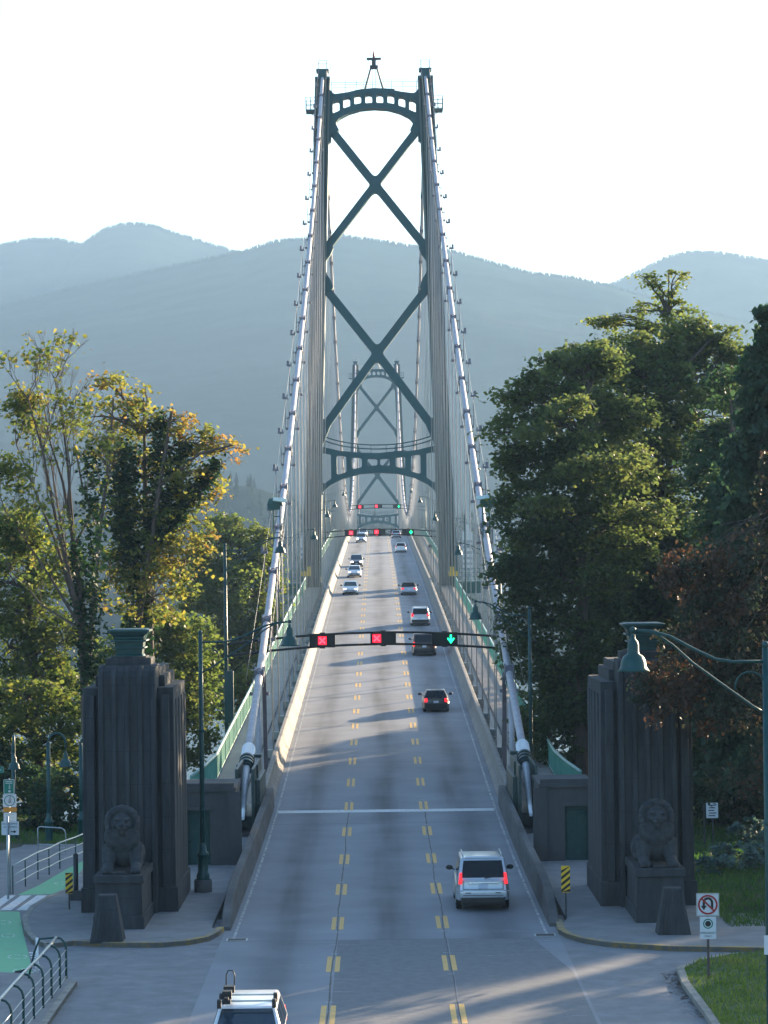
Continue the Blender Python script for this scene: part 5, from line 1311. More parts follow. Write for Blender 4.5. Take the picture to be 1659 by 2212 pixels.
def leaves(name, C, size, tint, r, parent, m, flat=.6, droop=False):
    """C: n x 3 centres. One diamond leaf with a fold per centre."""
    n = len(C)
    nrm = r.normal(0, 1, (n, 3)); nrm[:, 2] = np.abs(nrm[:, 2]) + flat; nrm /= np.linalg.norm(nrm, axis=1)[:, None]
    t = r.normal(0, 1, (n, 3))
    if droop: t[:, 2] = -np.abs(t[:, 2]) * 2 - .6; t[:, :2] *= .7
    t -= nrm * (t * nrm).sum(1)[:, None]; t /= np.linalg.norm(t, axis=1)[:, None] + 1e-9
    s = np.cross(nrm, t); L = size * r.uniform(.65, 1.3, n)[:, None]; W = L * (r.uniform(.32, .5, n)[:, None] if droop else r.uniform(.38, .62, n)[:, None])
    v = np.empty((n, 6, 3)); v[:, 0] = C - t * L * .5; v[:, 1] = C + s * W * .9 - t * L * .08 + nrm * L * .08; v[:, 2] = C + s * W * .55 + t * L * .32; v[:, 3] = C + t * L * .55 - nrm * L * .06
    v[:, 4] = C - s * W * .55 + t * L * .32; v[:, 5] = C - s * W * .9 - t * L * .08 + nrm * L * .08
    b = np.arange(n)[:, None] * 6; q = np.concatenate([b + np.array([[0, 1, 2, 3]]), b + np.array([[0, 3, 4, 5]])], 0)
    me = np_mesh(name, v.reshape(-1, 3), q, np.repeat(np.clip(tint, 0, 1), 6))
    return link(name, me, parent, m)
def crown_points(blobs, r, density, leaf_n, puff=.75):
    """blobs: (x,y,z,rx,ry,rz,bias). Leaf centres gathered in puffs near the surface of every blob"""
    PC, PT = [], []
    for (x, y, z, rx, ry, rz, bias) in blobs:
        vol = (rx * ry + ry * rz + rx * rz) / 3 * 4 * math.pi
        n = max(4, int(vol * density)); d = r.normal(0, 1, (n, 3)); d /= np.linalg.norm(d, axis=1)[:, None]
        rad = r.uniform(.35, 1.0, n) ** .45 * (1 + r.normal(0, .06, n)); P = d * rad[:, None] * np.array([rx, ry, rz]) + np.array([x, y, z])
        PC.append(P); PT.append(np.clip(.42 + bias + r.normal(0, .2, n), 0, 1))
    PC = np.concatenate(PC); PT = np.concatenate(PT); n = len(PC)
    k = r.integers(int(leaf_n * .5), int(leaf_n * 1.5), n); idx = np.repeat(np.arange(n), k)
    sz = r.uniform(.6, 1.35, n)[idx][:, None] * puff
    g = r.normal(0, .5, (len(idx), 3)) * np.array([1, 1, .5]) * sz
    g[:, 2] -= .22 * (g[:, 0] ** 2 + g[:, 1] ** 2) / np.maximum(sz[:, 0], .2)
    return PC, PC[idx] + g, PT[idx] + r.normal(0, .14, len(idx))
def limb(mb, a, c, r0, r1, r, n=6, wob=.12):
    a = Vector(a); c = Vector(c); L = (c - a).length; pts = []
    for i in range(6):
        t = i / 5; p = a.lerp(c, t); p.z += L * .10 * math.sin(math.pi * t) ; w = wob * L * .3 * math.sin(math.pi * t)
        pts.append(p + Vector((r.normal(0, w), r.normal(0, w), r.normal(0, w * .5))))
    mb.tube(pts, [r0 + (r1 - r0) * i / 5 for i in range(6)], n, caps=False); return pts
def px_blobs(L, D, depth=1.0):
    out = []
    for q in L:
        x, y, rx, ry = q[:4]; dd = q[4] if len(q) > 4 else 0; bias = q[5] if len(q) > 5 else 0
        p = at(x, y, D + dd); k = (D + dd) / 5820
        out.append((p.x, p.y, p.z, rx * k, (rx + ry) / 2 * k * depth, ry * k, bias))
    return out
def tree(name, label, blobs, base, m, seed, size=.27, density=1.0, leaf_n=34, puff=.75, trunk_r=.4, top=None, bark='bark', group=None, cat='tree', droop=False, limbs=True, extra=None, ground=None, flat=.6):
    r = np.random.default_rng(seed); base = Vector(base)
    root = empty(name, label, cat, base, group=group); L0 = np.array(base)
    PC, C, T = crown_points(blobs, r, density, leaf_n, puff)
    b = MB(); B0 = sorted(blobs, key=lambda q: q[2])
    top = Vector(top) if top is not None else Vector((sum(q[0] for q in blobs) / len(blobs), sum(q[1] for q in blobs) / len(blobs), max(q[2] for q in blobs)))
    tp = [base.lerp(top, t) + Vector((r.normal(0, .15), r.normal(0, .15), 0)) * (0 < t < 1) - base for t in (0, .05, .25, .5, .75, 1)]
    b.tube(tp, [trunk_r * 1.35, trunk_r, trunk_r * .85, trunk_r * .65, trunk_r * .4, trunk_r * .12], 10, caps=False)
    if limbs:
        for q in blobs:
            c = Vector(q[:3]) - base; f = min(.92, max(.12, (c.z - .35 * (Vector(c.xy).length)) / max(.1, (top - base).z)))
            k = f * 5
            i = min(4, int(np.searchsorted([0, .05, .25, .5, .75, 1], f)) - 1); ts = [0, .05, .25, .5, .75, 1]; a = tp[i].lerp(tp[i + 1], (f - ts[i]) / (ts[i + 1] - ts[i]))
            pts = limb(b, a, c, trunk_r * .38, trunk_r * .10, r)
            near = [p for p in PC if np.linalg.norm((p - np.array(q[:3])) / np.array(q[3:6])) < 1.15]
            for p in near[::max(1, len(near) // 14)]: limb(b, pts[3 if r.random() < .5 else 5], Vector(p) - base, trunk_r * .09, .012, r, 4)
    b.build('trunk', M[bark], root, fix=False)
    leaves('crown', C - L0, size, T, r, root, LEAF[m], flat, droop)
    return root
def skeleton(b, p, d, L, rad, lvl, r, tips, up=.12, spread=.55):
    """recursive vase shaped branching"""
    n = 4; pts = [p]; dd = d.copy()
    for i in range(n):
        dd = (dd + Vector((r.normal(0, .10), r.normal(0, .10), up * .5))).normalized(); pts.append(pts[-1] + dd * L / n)
    b.tube(pts, [rad * (1 - .45 * i / n) for i in range(n + 1)], 7 if lvl > 2 else 4, caps=False)
    if lvl <= 2: tips += [(q, dd, lvl) for q in pts[1:]]
    if lvl == 0: return
    m = 3 if lvl > 1 else 4
    for i in range(m):
        ax = Vector((r.normal(), r.normal(), r.normal())).normalized(); nd = (dd + dd.cross(ax) * spread * r.uniform(.5, 1.3)).normalized()
        skeleton(b, pts[-1] if i < 2 else pts[int(r.integers(2, n))], nd, L * r.uniform(.62, .85), rad * (.56 if i else .62), lvl - 1, r, tips, up, spread)

# --- left side
gb = lambda x, D, z=None: Vector((at(x, 1204, D).x, D, gz(at(x, 1204, D).x, D) if z is None else z))
# tall thin maple, leaves only on part of its twigs
r = np.random.default_rng(11); base = gb(182, 122)
root = empty('maple_tree', 'tall half bare maple with thin pale upright stems behind the stone pylon', 'tree', base, group='maples left of the bridge')
b = MB(); tips = []
fork = at(178, 1360, 122) - base
b.tube([Vector((0, 0, -.3)), Vector((.1, 0, 3)), fork * .6 + Vector((.05, .1, 0)), fork], [.32, .26, .21, .17], 10, caps=False)
fk2 = at(160, 1180, 122.5) - base; b.tube([fork, fork.lerp(fk2, .5) + Vector((.05, 0, 0)), fk2], [.17, .14, .11], 8, caps=False)
for (ex, ey, dy), st, rad, L in (((60, 860, -1.5), fork, .15, 0), ((95, 880, 1), fk2, .12, 0), ((118, 820, 0), fk2, .12, 0), ((35, 960, 1), fork, .13, 0), ((145, 960, -1), fk2, .10, 0), ((15, 1110, -2), fork, .11, 0), ((235, 1030, 1), fk2, .09, 0), ((110, 1000, 2), fork, .12, 0), ((20, 1230, 1), fork, .09, 0)):
    e = at(ex, ey, 122 + dy) - base; m_ = st.lerp(e, .5) + Vector((r.normal(0, .15), r.normal(0, .2), -.25)); mid2 = st.lerp(e, .78) + Vector((r.normal(0, .1), 0, -.05))
    b.tube([st, m_, mid2, e], [rad * .75, rad * .5, rad * .32, rad * .2], 7, caps=False)
    for q, f in ((m_, .8), (mid2, .7), (mid2, .6), (mid2, .55), (e, .7), (e, .5), (e, .55)):
        ax = Vector((r.normal(0, .45), r.normal(0, .45), 1)).normalized()
        skeleton(b, q, ax, 1.15 * f + .35, rad * .20, 3 if f < .6 else 2, r, tips, .16, .42)
b.build('trunk', M['bark_pale'], root, fix=False)
C = []; T = []
for q, d, lvl in tips:
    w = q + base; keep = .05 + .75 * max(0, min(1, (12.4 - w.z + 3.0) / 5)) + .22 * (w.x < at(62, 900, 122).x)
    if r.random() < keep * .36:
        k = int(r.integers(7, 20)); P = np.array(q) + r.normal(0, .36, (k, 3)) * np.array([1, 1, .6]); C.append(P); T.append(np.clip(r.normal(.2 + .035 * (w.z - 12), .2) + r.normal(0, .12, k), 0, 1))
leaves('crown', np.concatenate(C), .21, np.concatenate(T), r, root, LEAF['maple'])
iv = np.concatenate([np.array(fork.lerp(fk2, t)) + r.normal(0, .22, (40, 3)) for t in np.linspace(-.6, 1, 24)] + [np.array((at(200, y, 122) - base)) + r.normal(0, .34, (70, 3)) for y in np.linspace(1000, 1500, 22)])
leaves('ivy', iv, .2, r.uniform(0, 1, len(iv)), r, root, LEAF['ivy'])

# gold maple with ivy covered stems
D = 138; base = gb(318, D)
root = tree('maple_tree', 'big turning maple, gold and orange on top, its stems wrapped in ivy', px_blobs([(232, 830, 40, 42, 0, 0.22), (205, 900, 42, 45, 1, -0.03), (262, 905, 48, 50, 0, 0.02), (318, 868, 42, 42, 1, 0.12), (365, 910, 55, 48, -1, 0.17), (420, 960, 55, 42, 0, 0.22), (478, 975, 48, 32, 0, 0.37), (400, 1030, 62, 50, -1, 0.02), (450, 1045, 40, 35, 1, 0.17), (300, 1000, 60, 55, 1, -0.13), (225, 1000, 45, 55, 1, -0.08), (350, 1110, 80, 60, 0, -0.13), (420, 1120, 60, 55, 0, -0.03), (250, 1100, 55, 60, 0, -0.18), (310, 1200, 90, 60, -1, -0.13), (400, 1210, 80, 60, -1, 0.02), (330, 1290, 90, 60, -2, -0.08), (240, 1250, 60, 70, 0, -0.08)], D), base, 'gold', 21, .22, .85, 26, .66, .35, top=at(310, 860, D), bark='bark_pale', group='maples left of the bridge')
r = np.random.default_rng(5); P = []
for pts, w in (([(318, 1560), (300, 1350), (285, 1180), (275, 1050), (270, 960)], .6), ([(300, 1350), (330, 1150), (345, 1000), (350, 900)], .55), ([(330, 1150), (375, 1060), (400, 960)], .45), ([(330, 1200), (410, 1080), (470, 1000)], .35), ([(290, 1250), (262, 1130), (262, 1020)], .5)):
    for a_, c_ in zip(pts, pts[1:]):
        for t in np.linspace(0, 1, 16): P.append(np.array(at(a_[0] + (c_[0] - a_[0]) * t, a_[1] + (c_[1] - a_[1]) * t, D - .5) - base) + r.normal(0, w * .62, (44, 3)) * np.array([1, 1, .8]))
P = np.concatenate(P); leaves('ivy', P, .22, r.uniform(0, 1, len(P)), r, root, LEAF['ivy'])
b = MB()
for pts, w in (([(190, 1450), (215, 1150), (235, 1000), (245, 860)], .13), ([(215, 1150), (180, 1060), (165, 980)], .07), ([(300, 1350), (345, 1050), (372, 880)], .12), ([(345, 1050), (430, 980), (500, 962)], .08)):
    b.tube([at(x, y, D - 1.2) - base for x, y in pts], [w * (1.2 - .3 * i) for i in range(len(pts))], 7, caps=False)
b.build('stem', M['bark_pale'], root, fix=False)

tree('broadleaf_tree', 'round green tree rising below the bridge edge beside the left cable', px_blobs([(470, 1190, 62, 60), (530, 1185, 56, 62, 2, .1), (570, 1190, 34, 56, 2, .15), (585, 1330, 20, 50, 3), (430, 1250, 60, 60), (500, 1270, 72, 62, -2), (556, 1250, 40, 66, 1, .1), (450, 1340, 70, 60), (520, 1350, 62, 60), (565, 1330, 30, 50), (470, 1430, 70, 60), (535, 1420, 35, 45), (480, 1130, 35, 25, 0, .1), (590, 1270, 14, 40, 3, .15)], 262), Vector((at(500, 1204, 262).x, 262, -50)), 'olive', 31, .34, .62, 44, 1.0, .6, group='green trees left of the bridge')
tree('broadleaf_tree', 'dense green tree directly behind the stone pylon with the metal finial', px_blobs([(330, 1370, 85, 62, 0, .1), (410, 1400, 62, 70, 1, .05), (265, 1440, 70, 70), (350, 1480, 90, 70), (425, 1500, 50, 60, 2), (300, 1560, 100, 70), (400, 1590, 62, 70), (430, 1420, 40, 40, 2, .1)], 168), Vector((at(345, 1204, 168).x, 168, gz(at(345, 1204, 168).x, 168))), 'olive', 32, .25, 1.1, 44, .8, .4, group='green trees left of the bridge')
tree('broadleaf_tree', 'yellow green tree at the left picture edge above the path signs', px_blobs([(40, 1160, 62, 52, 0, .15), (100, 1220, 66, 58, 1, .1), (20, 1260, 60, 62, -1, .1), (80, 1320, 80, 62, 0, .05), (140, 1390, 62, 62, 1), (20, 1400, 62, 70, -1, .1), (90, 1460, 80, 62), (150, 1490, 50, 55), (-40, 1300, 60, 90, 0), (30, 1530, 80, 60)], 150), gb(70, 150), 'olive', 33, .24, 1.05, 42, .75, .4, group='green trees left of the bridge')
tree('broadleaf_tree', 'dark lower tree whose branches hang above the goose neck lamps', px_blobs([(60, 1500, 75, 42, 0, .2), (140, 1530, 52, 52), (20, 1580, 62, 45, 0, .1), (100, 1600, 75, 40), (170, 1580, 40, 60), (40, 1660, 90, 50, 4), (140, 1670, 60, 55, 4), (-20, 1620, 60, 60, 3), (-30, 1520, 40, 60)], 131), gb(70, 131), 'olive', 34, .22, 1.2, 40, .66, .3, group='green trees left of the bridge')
for i, (x, y, rx, ry, D, l) in enumerate(((150, 1710, 75, 70, 126, 'dark rounded shrub behind the goose neck lamp in view'), (55, 1700, 70, 62, 128, 'dark rounded shrub behind the stacked path signs'), (105, 1770, 50, 34, 124, 'low dark shrub at the foot of the grassy bank'), (-10, 1650, 50, 60, 130, 'dark shrub cut off by the left picture edge'))):
    B = px_blobs([(x, y, rx, ry), (x + rx * .5, y - ry * .3, rx * .6, ry * .6), (x - rx * .5, y - ry * .1, rx * .6, ry * .7)], D); p = gb(x, D)
    tree('shrub', l, B, p, 'dark' if i != 2 else 'ivy', 40 + i, .2, 1.3, 34, .5, .08, group='shrubs on the grassy bank', cat='shrub', top=p + Vector((0, 0, 1.5)))
# trees further down the slope on the left, beyond the railing
tree('broadleaf_tree', 'yellowish tree seen low between the left railing and the gantry pole', px_blobs([(540, 1480, 40, 45, 0, .1), (505, 1520, 50, 50), (560, 1440, 22, 30, 4)], 250), Vector((at(520, 1204, 250).x, 250, -50)), 'olive', 36, .36, .6, 30, .9, .4, group='green trees left of the bridge')

# --- right side
tree('broadleaf_tree', 'big spreading dark green tree overhanging the right cable of the bridge', px_blobs([(1200, 830, 72, 52, 0, .25), (1270, 780, 66, 46, 1, .25), (1130, 900, 62, 50, 0, .3), (1210, 920, 80, 62, -1, .15), (1110, 985, 36, 40, -1, .15), (1150, 1010, 72, 62, 0, .05), (1250, 1010, 80, 70, -2, .0), (1130, 1120, 62, 62, 0, -.05), (1220, 1130, 90, 70, -1, 0), (1120, 1225, 60, 42, -1, -.1), (1070, 1222, 34, 17, -2, -.15), (1190, 1260, 90, 70, 0, -.1), (1130, 1330, 52, 62, 1, -.1), (1220, 1390, 90, 70, 0, -.1), (1160, 1440, 46, 62, 1, -.15), (1250, 1500, 80, 70, 0, -.15), (1215, 1590, 66, 70, 1, -.15), (1300, 1130, 70, 70, 0, .05), (1090, 1080, 22, 30, 0), (1150, 822, 52, 14, -1, .5), (1108, 852, 40, 12, -1, .5), (1075, 935, 26, 20, -1, .4), (1195, 778, 44, 15, 0, .45), (1150, 930, 46, 16, -5, .5), (1250, 1010, 60, 18, -5, .5), (1230, 880, 60, 18, -5, .45), (1330, 1000, 50, 18, -5, .45), (1180, 1090, 60, 18, -5, .35), (1350, 900, 60, 56, 2, .2), (1370, 1010, 60, 46, 0, .28), (1395, 1110, 60, 40, -3, .3), (1350, 1180, 60, 44, -2, .15), (1310, 1240, 60, 44, -3, .1), (1235, 775, 50, 34, 2, .25), (1310, 775, 52, 36, 2, .25), (1290, 900, 80, 70, 3, .05), (1180, 1180, 80, 80, 3, -.1), (1250, 1300, 90, 80, 3, -.1), (1190, 1520, 70, 80, 3, -.15), (1110, 1400, 24, 40, 2, -.1), (1150, 1620, 40, 60, 4, -.2)], 142), gb(1250, 142, -.5), 'green', 51, .235, 1.25, 46, .72, .42, top=at(1260, 800, 142), group='trees right of the bridge')  # clumps with a high bias have sunlight painted into the leaf tint
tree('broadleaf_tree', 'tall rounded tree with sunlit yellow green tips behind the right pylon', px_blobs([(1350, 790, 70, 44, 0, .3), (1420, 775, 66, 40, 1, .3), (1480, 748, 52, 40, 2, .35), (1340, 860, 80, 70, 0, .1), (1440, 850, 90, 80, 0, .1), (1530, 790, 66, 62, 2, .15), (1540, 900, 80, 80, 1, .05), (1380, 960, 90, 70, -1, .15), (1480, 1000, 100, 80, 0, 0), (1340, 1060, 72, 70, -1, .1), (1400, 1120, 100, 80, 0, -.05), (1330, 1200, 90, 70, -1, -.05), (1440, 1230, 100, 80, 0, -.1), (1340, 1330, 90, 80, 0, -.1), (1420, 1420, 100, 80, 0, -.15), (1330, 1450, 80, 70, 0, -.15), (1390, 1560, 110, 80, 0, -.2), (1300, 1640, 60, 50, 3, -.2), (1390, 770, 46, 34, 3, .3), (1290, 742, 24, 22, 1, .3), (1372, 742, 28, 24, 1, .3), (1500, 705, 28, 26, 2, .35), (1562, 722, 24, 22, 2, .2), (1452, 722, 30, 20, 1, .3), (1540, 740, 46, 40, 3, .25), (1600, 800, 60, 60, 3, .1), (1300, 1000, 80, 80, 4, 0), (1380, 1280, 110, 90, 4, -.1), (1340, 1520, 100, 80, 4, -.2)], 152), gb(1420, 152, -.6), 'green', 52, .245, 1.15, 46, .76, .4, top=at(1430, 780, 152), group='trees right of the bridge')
tree('fir_tree', 'spindly fir whose bare flat topped crown rises above the other trees', px_blobs([(1395, 600, 34, 11, 0, .2), (1462, 592, 34, 10, 1, .3), (1440, 640, 30, 12, 0, .1), (1400, 655, 28, 12, 1, .1), (1340, 690, 62, 13, 0, .1), (1300, 692, 40, 9, 1, .2), (1400, 700, 40, 16, 0), (1478, 672, 34, 14, 1, .1), (1455, 705, 36, 20, -1), (1360, 735, 50, 14, 1), (1490, 735, 36, 24, 0, .2), (1420, 760, 60, 20, 0), (1422, 614, 18, 9), (1456, 622, 20, 11), (1382, 670, 24, 11), (1466, 652, 16, 10), (1322, 704, 28, 11, 0, .1), (1428, 672, 20, 14), (1502, 698, 20, 14, 1), (1448, 690, 18, 16), (1376, 712, 30, 13)], 159, .9), gb(1428, 159, -.9), 'olive', 53, .19, 1.7, 24, .5, .26, top=at(1446, 590, 159), group='trees right of the bridge')
tree('broadleaf_tree', 'shaded leafy tree filling the gap right of the pylon', px_blobs([(1560, 1040, 80, 80, 0, 0), (1610, 960, 70, 80, 2, .1), (1590, 1150, 90, 80), (1585, 1050, 56, 44, -5, .3), (1560, 1130, 60, 40, -6, .2), (1585, 870, 62, 80, 3), (1560, 980, 70, 80, 2), (1530, 1560, 70, 70, 0, -.2), (1600, 1620, 80, 80, 0, -.2), (1640, 1500, 70, 70, 0, -.2), (1560, 1680, 80, 60, 0, -.25), (1640, 1720, 60, 60, 1, -.25), (1580, 1270, 80, 60, 1, -.1)], 132), gb(1590, 132), 'dark', 54, .24, 1.2, 44, .72, .35, group='trees right of the bridge')  # front clumps tinted paler to imitate sun on the leaves
def cedar(label, x, D, ytop, yb, wmax, m, seed, lean=0, size=.30, den=1.0, name='cedar_tree', side=0):
    r = np.random.default_rng(seed); base = gb(x, D); topv = at(x + lean, ytop, D); H = topv.z - base.z
    root = empty(name, label, 'tree', base, group='trees right of the bridge'); b = MB(); d = topv - base
    b.tube([Vector((0, 0, -.3)), d * .3, d * .7, d], [.42, .3, .16, .03], 10, caps=False)
    C, T = [], []; n = int(58 * den)
    for i in range(n):
        t = (i + .5) / n; zf = 1 - t * (1 - (yb)); p0 = d * zf; Lb = wmax * (t ** .75) * r.uniform(.65, 1.1) + .25
        for a in r.uniform(0, 2 * math.pi, 5):
            e = p0 + Vector((math.cos(a) * Lb, math.sin(a) * Lb, -.22 * Lb + r.normal(0, .1)))
            m_ = p0.lerp(e, .5) + Vector((0, 0, .10 * Lb)); b.tube([p0, m_, e], [.035 + .02 * t, .022, .006], 4, caps=False)
            k = int(15 * Lb) + 6; s = r.uniform(.15, 1.05, k)
            P = np.array([np.array(p0 * (1 - q) ** 2 + m_ * 2 * q * (1 - q) + e * q * q) for q in s])
            for rep in range(3): C.append(P + r.normal(0, 1, (k, 3)) * np.array([.16, .16, .10]) - np.array([0, 0, .12 * rep])); T.append(np.clip(r.normal(.5, .22) + r.normal(0, .15, k), 0, 1))
    b.build('trunk', M['bark'], root, fix=False); leaves('crown', np.concatenate(C), size, np.concatenate(T), r, root, LEAF[m], .25, True); return root
cedar('tall dark cedar reaching up along the right picture edge', 1668, 118, 655, .12, 4.3, 'cedar', 61, -4, .34, 1.15)
cedar('dark cedar with drooping sprays filling the right side behind the brown branches', 1600, 124, 930, .1, 4.2, 'cedar', 62, 0, .34, 1.0)
# dying cedar: brown branches hanging over the pylon
D = 91; r = np.random.default_rng(71); base = Vector((at(1690, 1204, D).x, D + 2.5, .1))
root = empty('dying_cedar', 'dying cedar with rust brown sprays hanging over the right stone pylon', 'tree', base, group='trees right of the bridge'); b = MB(); d = at(1690, 980, D + 2.5) - base
b.tube([Vector((0, 0, -.2)), d * .4, d], [.34, .26, .1], 10, caps=False); C, T = [], []
TIPS = [(1422, 1231, 1), (1450, 1245, 1), (1480, 1278, 1), (1530, 1240, 1), (1515, 1300, 1), (1550, 1330, 1), (1578, 1278, 1), (1495, 1340, 1), (1438, 1474, 1), (1479, 1430, 1), (1405, 1465, 1), (1412, 1500, 1), (1460, 1510, 1), (1500, 1490, 1), (1540, 1440, 1), (1520, 1530, 1), (1450, 1400, 0), (1560, 1390, 0), (1600, 1330, 0), (1610, 1420, 0), (1590, 1480, 0), (1570, 1540, 0), (1620, 1530, 0), (1500, 1385, 0), (1545, 1480, 0), (1640, 1250, 0), (1630, 1470, 0), (1470, 1320, 0), (1600, 1230, 0)]
for q in np.linspace(.3, 1.05, 26):
    for a in r.uniform(0, 6.28, 5):
        Lb = (1.15 - q) * 2.6 + .3; p0 = d * min(1, q); e = p0 + Vector((math.cos(a) * Lb, math.sin(a) * Lb, -.3 * Lb)); b.tube([p0, e], [.02, .005], 4, caps=False)
        s = r.uniform(.15, 1.05, 26); P = np.array([np.array(p0.lerp(e, t)) for t in s])
        for rep in range(3): C.append(P + r.normal(0, .16, (26, 3)) - np.array([0, 0, .14 * rep])); T.append(np.full(26, .05 if r.random() < .88 else .45) + r.normal(0, .12, 26))
for xe, ye, br in TIPS:
  for rep_ in range(3):
    e = at(xe + r.normal(0, 22), ye + r.normal(0, 20), D + r.uniform(-1.3, 2.2)) - base; p0 = d * min(.95, max(.25, (e.z + 1.6) / d.z)); m_ = p0.lerp(e, .5) + Vector((0, 0, .45))
    b.tube([p0, m_, e], [.028, .018, .004], 4, caps=False); green = (not br) or r.random() < .42
    k = 46; s = 1.04 - np.abs(r.normal(0, .16 if br else .26, k))
    P = np.array([np.array(p0 * (1 - q) ** 2 + m_ * 2 * q * (1 - q) + e * q * q) for q in s])
    for rep in range(4): C.append(P + r.normal(0, 1, (k, 3)) * np.array([.15, .15, .11]) - np.array([0, 0, .15 * rep])); T.append(np.full(k, .05 if green else .58) + r.normal(0, .15, k))
b.build('trunk', M['bark'], root, fix=False); leaves('crown', np.concatenate(C), .17, np.concatenate(T), r, root, LEAF['brown'], .25, True)
# shrubs right of the pylon
for i, (x, y, rx, ry, D, l) in enumerate(((1585, 1845, 62, 30, 103, 'pale grey green shrub in front of the dark trees'), (1640, 1830, 40, 40, 106, 'pale grey green shrub touching the right picture edge'), (1545, 1862, 40, 22, 101, 'low pale shrub beside the white notice post'), (1610, 1790, 40, 30, 110, 'small rounded pale shrub beside the path in the shade'))):
    p = gp(x, y + ry, .1); B = px_blobs([(x, y, rx, ry), (x + rx * .6, y + ry * .2, rx * .5, ry * .7), (x - rx * .5, y + ry * .2, rx * .5, ry * .6)], p.y)
    tree('shrub', l, B, p, 'silver', 80 + i, .17, 2.0, 22, .3, .05, group='pale shrubs right of the pylon', cat='shrub', top=p + Vector((0, 0, .6)))
tree('shrub', 'dense dark undergrowth bush behind the pale shrubs', px_blobs([(1530, 1770, 40, 40), (1600, 1760, 60, 40), (1650, 1740, 50, 60), (1520, 1700, 40, 50)], 122), gb(1590, 122), 'ivy', 90, .22, 1.2, 34, .55, .08, cat='shrub', top=gb(1590, 122) + Vector((0, 0, 2)))
# trees added out of view to extend the wood, heights set for their shadows
def height_of(o): return max((ch.location.z + max(v.co.z for v in ch.data.vertices)) for ch in o.children)
PROTO = [o for o in COL.objects if o.get('label') in ('dense green tree directly behind the stone pylon with the metal finial', 'dark cedar with drooping sprays filling the right side behind the brown branches')]
PH = [height_of(o) for o in PROTO]
# x, y, height of the top, proto: a dense stand shades the near road, a looser one beyond lets streaks of sun through
GR = [(26, 118, 17, 1), (31, 135, 17, 0), (38, 150, 20, 1), (46, 128, 12.5, 0), (50, 165, 22, 1), (21, 150, 16, 0), (58, 145, 18.5, 1), (30, 100, 8.5, 0), (42, 108, 13.5, 1), (52, 90, 21, 1), (64, 110, 25, 1), (72, 135, 27, 1), (60, 185, 22, 1), (68, 165, 25, 0),
      (28, 146, 17, 0), (24, 141, 13, 0), (17.5, 142, 9, 0), (33, 150, 18, 0), (17.5, 163, 15, 0), (20, 170, 15, 1), (23, 160, 17, 0), (25, 177, 15.5, 0), (28, 168, 17, 1), (30, 180, 16, 0), (34, 174, 18, 0), (37, 188, 17, 1), (22, 184, 10, 1), (40, 180, 20, 0), (33, 194, 15.5, 1), (18, 178, 9, 0), (45, 195, 19, 0), (54, 205, 21, 1), (64, 215, 23, 0),
      (26, 203, 9.5, 1), (30, 216, 11, 1), (24, 222, 9, 1), (38, 222, 14, 1), (33, 236, 10.5, 1), (44, 240, 15, 1), (27, 240, 8, 1)]
for i, (x, y, top, k) in enumerate(GR):
    o = copy_tree(PROTO[k]); g = gz(x, y); hz = (top - g) / PH[k]; w = 1.0 + .12 * (i % 3); o.location = (x, y, g); o.scale = (w, w, hz); o.rotation_euler = (0, 0, i * 1.7)
    tag(o, 'tree added right of the bridge to cast shade', 'tree', 'trees added right of the bridge for their shadows')

# ------------------------------------------------------------------ far shore, hills and haze
def ridge(name, pts, D, depth, seed, amp, zb=-52):
    X = [at(p[0], 1204, D).x for p in pts]; Z = [at(p[0], p[1], D).z for p in pts]
    xs = np.linspace(-1500, 1500, 260); zz = np.interp(xs, X, Z); out = np.abs(xs) > max(abs(X[0]), abs(X[-1])); zz = zz + np.where(out, 90 * np.sin(xs * .0017 + seed) - 20, 0)
    ts = np.linspace(-1, 1, 71); V = []
    for t in ts:
        f = (1 - abs(t)) ** .9 if t < 0 else (1 - t) ** 1.3
        for x, z in zip(xs, zz):
            w = noise.fractal(Vector((x * .0011, t * 2.2, seed)), .9, 2.1, 6) * amp * (1 - abs(t)) ** .15 * min(1, abs(t) * 6 + .02)
            V.append((x, D + t * depth, zb + (z - zb) * f + w * (1 - .4 * abs(t)) * (f > 0) - 6 * (f <= .01)))
    k = len(xs); Q = np.array([(j * k + i, j * k + i + 1, (j + 1) * k + i + 1, (j + 1) * k + i) for j in range(len(ts) - 1) for i in range(k - 1)])
    me = np_mesh(name, np.array(V), Q); me.polygons.foreach_set('use_smooth', [True] * len(Q)); o = tag(link(name, me, None, M['hill']), kind='structure')
    return xs, zz
def conifers(name, spots, label=None, kind='stuff', m='hillwood'):
    vs, fs = [], []; rr = np.random.default_rng(len(spots))
    for (x, y, z, h) in spots:
        for lv in range(3):
            z0 = z + h * (.05 + .27 * lv); z1 = z + h * (.5 + .25 * lv); R_ = h * (.20 - .05 * lv) * rr.uniform(.8, 1.2); n0 = len(vs)
            for j in range(5): a = 2 * math.pi * j / 5 + lv; vs.append((x + R_ * math.cos(a), y + R_ * math.sin(a), z0 + rr.uniform(-.03, .03) * h))
            vs.append((x, y, z1)); fs += [(n0 + j, n0 + (j + 1) % 5, n0 + 5) for j in range(5)]
    me = np_mesh(name, np.array(vs), np.array(fs)); return tag(link(name, me, None, M[m]), kind=kind)
front = [(-420, 800), (-200, 745), (0, 668), (120, 635), (250, 605), (400, 572), (530, 545), (600, 523), (660, 517), (700, 512), (750, 512), (830, 521), (900, 533), (980, 543), (1060, 565), (1150, 590), (1250, 602), (1310, 615), (1400, 642), (1500, 668), (1659, 705), (1900, 760)]
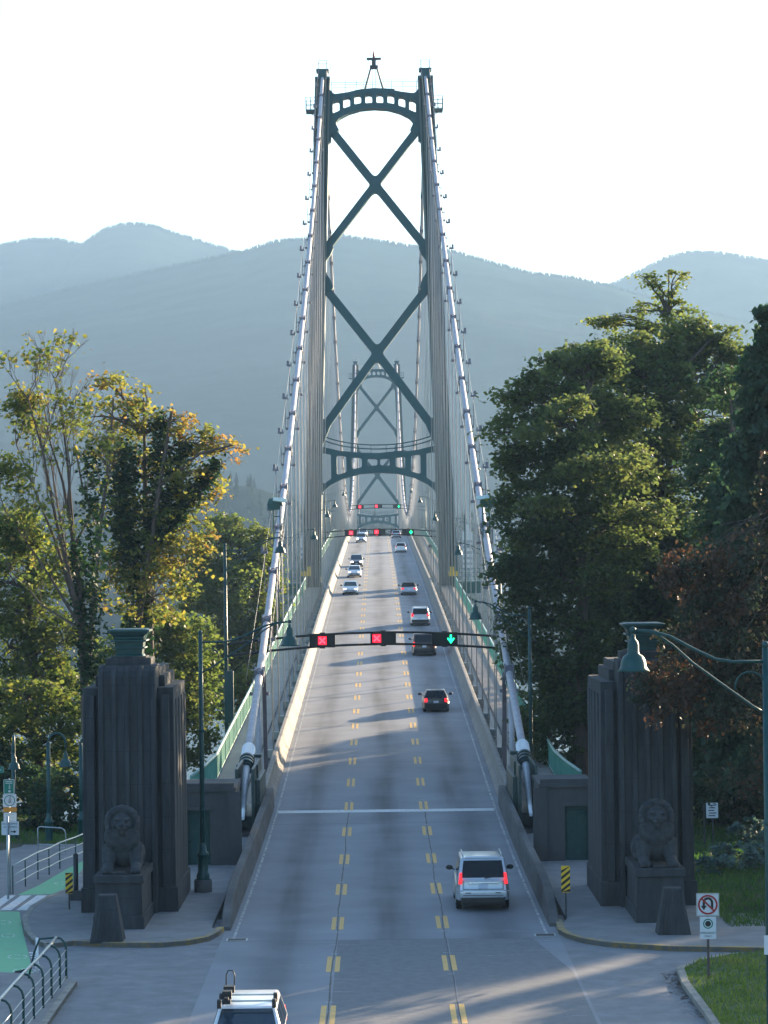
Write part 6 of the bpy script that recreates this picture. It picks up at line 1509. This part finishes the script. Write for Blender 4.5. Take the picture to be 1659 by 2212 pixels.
back = [(-420, 560), (-200, 545), (0, 534), (30, 527), (60, 520), (130, 518), (160, 525), (185, 531), (215, 508), (240, 495), (270, 486), (310, 485), (335, 488), (360, 498), (420, 516), (500, 541), (560, 560), (700, 620), (1000, 640), (1200, 640), (1300, 625), (1340, 611), (1400, 582), (1450, 556), (1500, 546), (1560, 546), (1620, 556), (1659, 563), (1900, 600)]
rg = np.random.default_rng(3)
for nm, pts, D, dep, sd in (('mountain', front, 4600, 2400, 3), ('mountain', back, 5600, 2300, 8)):
    xs_, zz_2 = ridge(nm, pts, D, dep, sd, 44 if D < 5000 else 40)
    sp = []
    xm = 1000 * D / 4600
    for x in rg.uniform(-xm, xm, 5200): sp.append((x, D + rg.uniform(-6, 4), float(np.interp(x, xs_, zz_2)) - rg.uniform(.5, 3.5), rg.uniform(4, 9) * D / 4600))
    conifers('mountain_forest', sp)
# wooded shore hill on the far side, left, and low shore strip
shore = [(-600, 1120), (0, 1090), (300, 1075), (420, 1062), (480, 1052), (520, 1048), (560, 1056), (600, 1068), (640, 1085), (700, 1105), (800, 1130), (900, 1140), (1000, 1135), (1100, 1120), (1300, 1110), (1700, 1100), (2300, 1110)]
xs_, zz_2 = ridge('shore_hill', shore, 1750, 420, 15, 7)
sp = []
for i in range(2600):
    x = rg.uniform(-620, 640); t = rg.uniform(-.75, .05); f = (1 - abs(t)) ** .9; z = -52 + (float(np.interp(x, xs_, zz_2)) + 52) * f
    sp.append((x, 1750 + t * 420, z - 3, rg.uniform(7, 17)))
conifers('shore_forest', sp)
# hazy apartment towers on the far shore
for x, y, w, h, D, l in ((1082, 1150, 30, 66, 1500, 'faint slab apartment tower on the hazy far shore beside the right cable'), (1010, 1170, 22, 44, 1550, 'faint apartment block low on the hazy far shore behind the suspenders'), (1108, 1165, 16, 48, 1460, 'faint narrow tower on the hazy far shore against the dark tree'), (655, 1180, 20, 34, 1540, 'faint apartment block low on the hazy far shore left of the tower leg')):
    p = at(x, y, D); k = D / 5820; W = w * k / 2; zt = at(x, y - h / 2, D).z; root = empty('apartment_tower', l, 'building', (p.x, D, -50), group='apartment towers on the far shore')
    b = MB(); b.box(-W, W, 0, W * 1.4, 0, zt + 50); b.box(-W * .4, W * .4, W * .4, W, zt + 50, zt + 54); b.build('wall', M['tower_block'], root)
    b = MB(); n = int((zt + 46) / 3.2)
    for i in range(n): b.box(-W * .9, W * .9, -.25, -.02, 3 + i * 3.2, 4.5 + i * 3.2)
    b.build('window_bands', M['tower_glass'], root)
# even haze over the strait
HX, HY0, HY1, HZ = 1600, -260, 9300, 800
b = MB(); b.box(-HX, HX, HY0, HY1, -60, HZ)
hm = bpy.data.materials.new('haze_air'); hm.use_nodes = True; hn = hm.node_tree.nodes; hn.remove(hn['Principled BSDF'])
pv = hn.new('ShaderNodeVolumePrincipled'); pv.inputs['Color'].default_value = (.36, .555, .79, 1); pv.inputs['Density'].default_value = .000125; pv.inputs['Anisotropy'].default_value = .15
hm.node_tree.links.new(pv.outputs[0], hn['Material Output'].inputs['Volume'])
tag(b.build('haze', hm), kind='stuff')
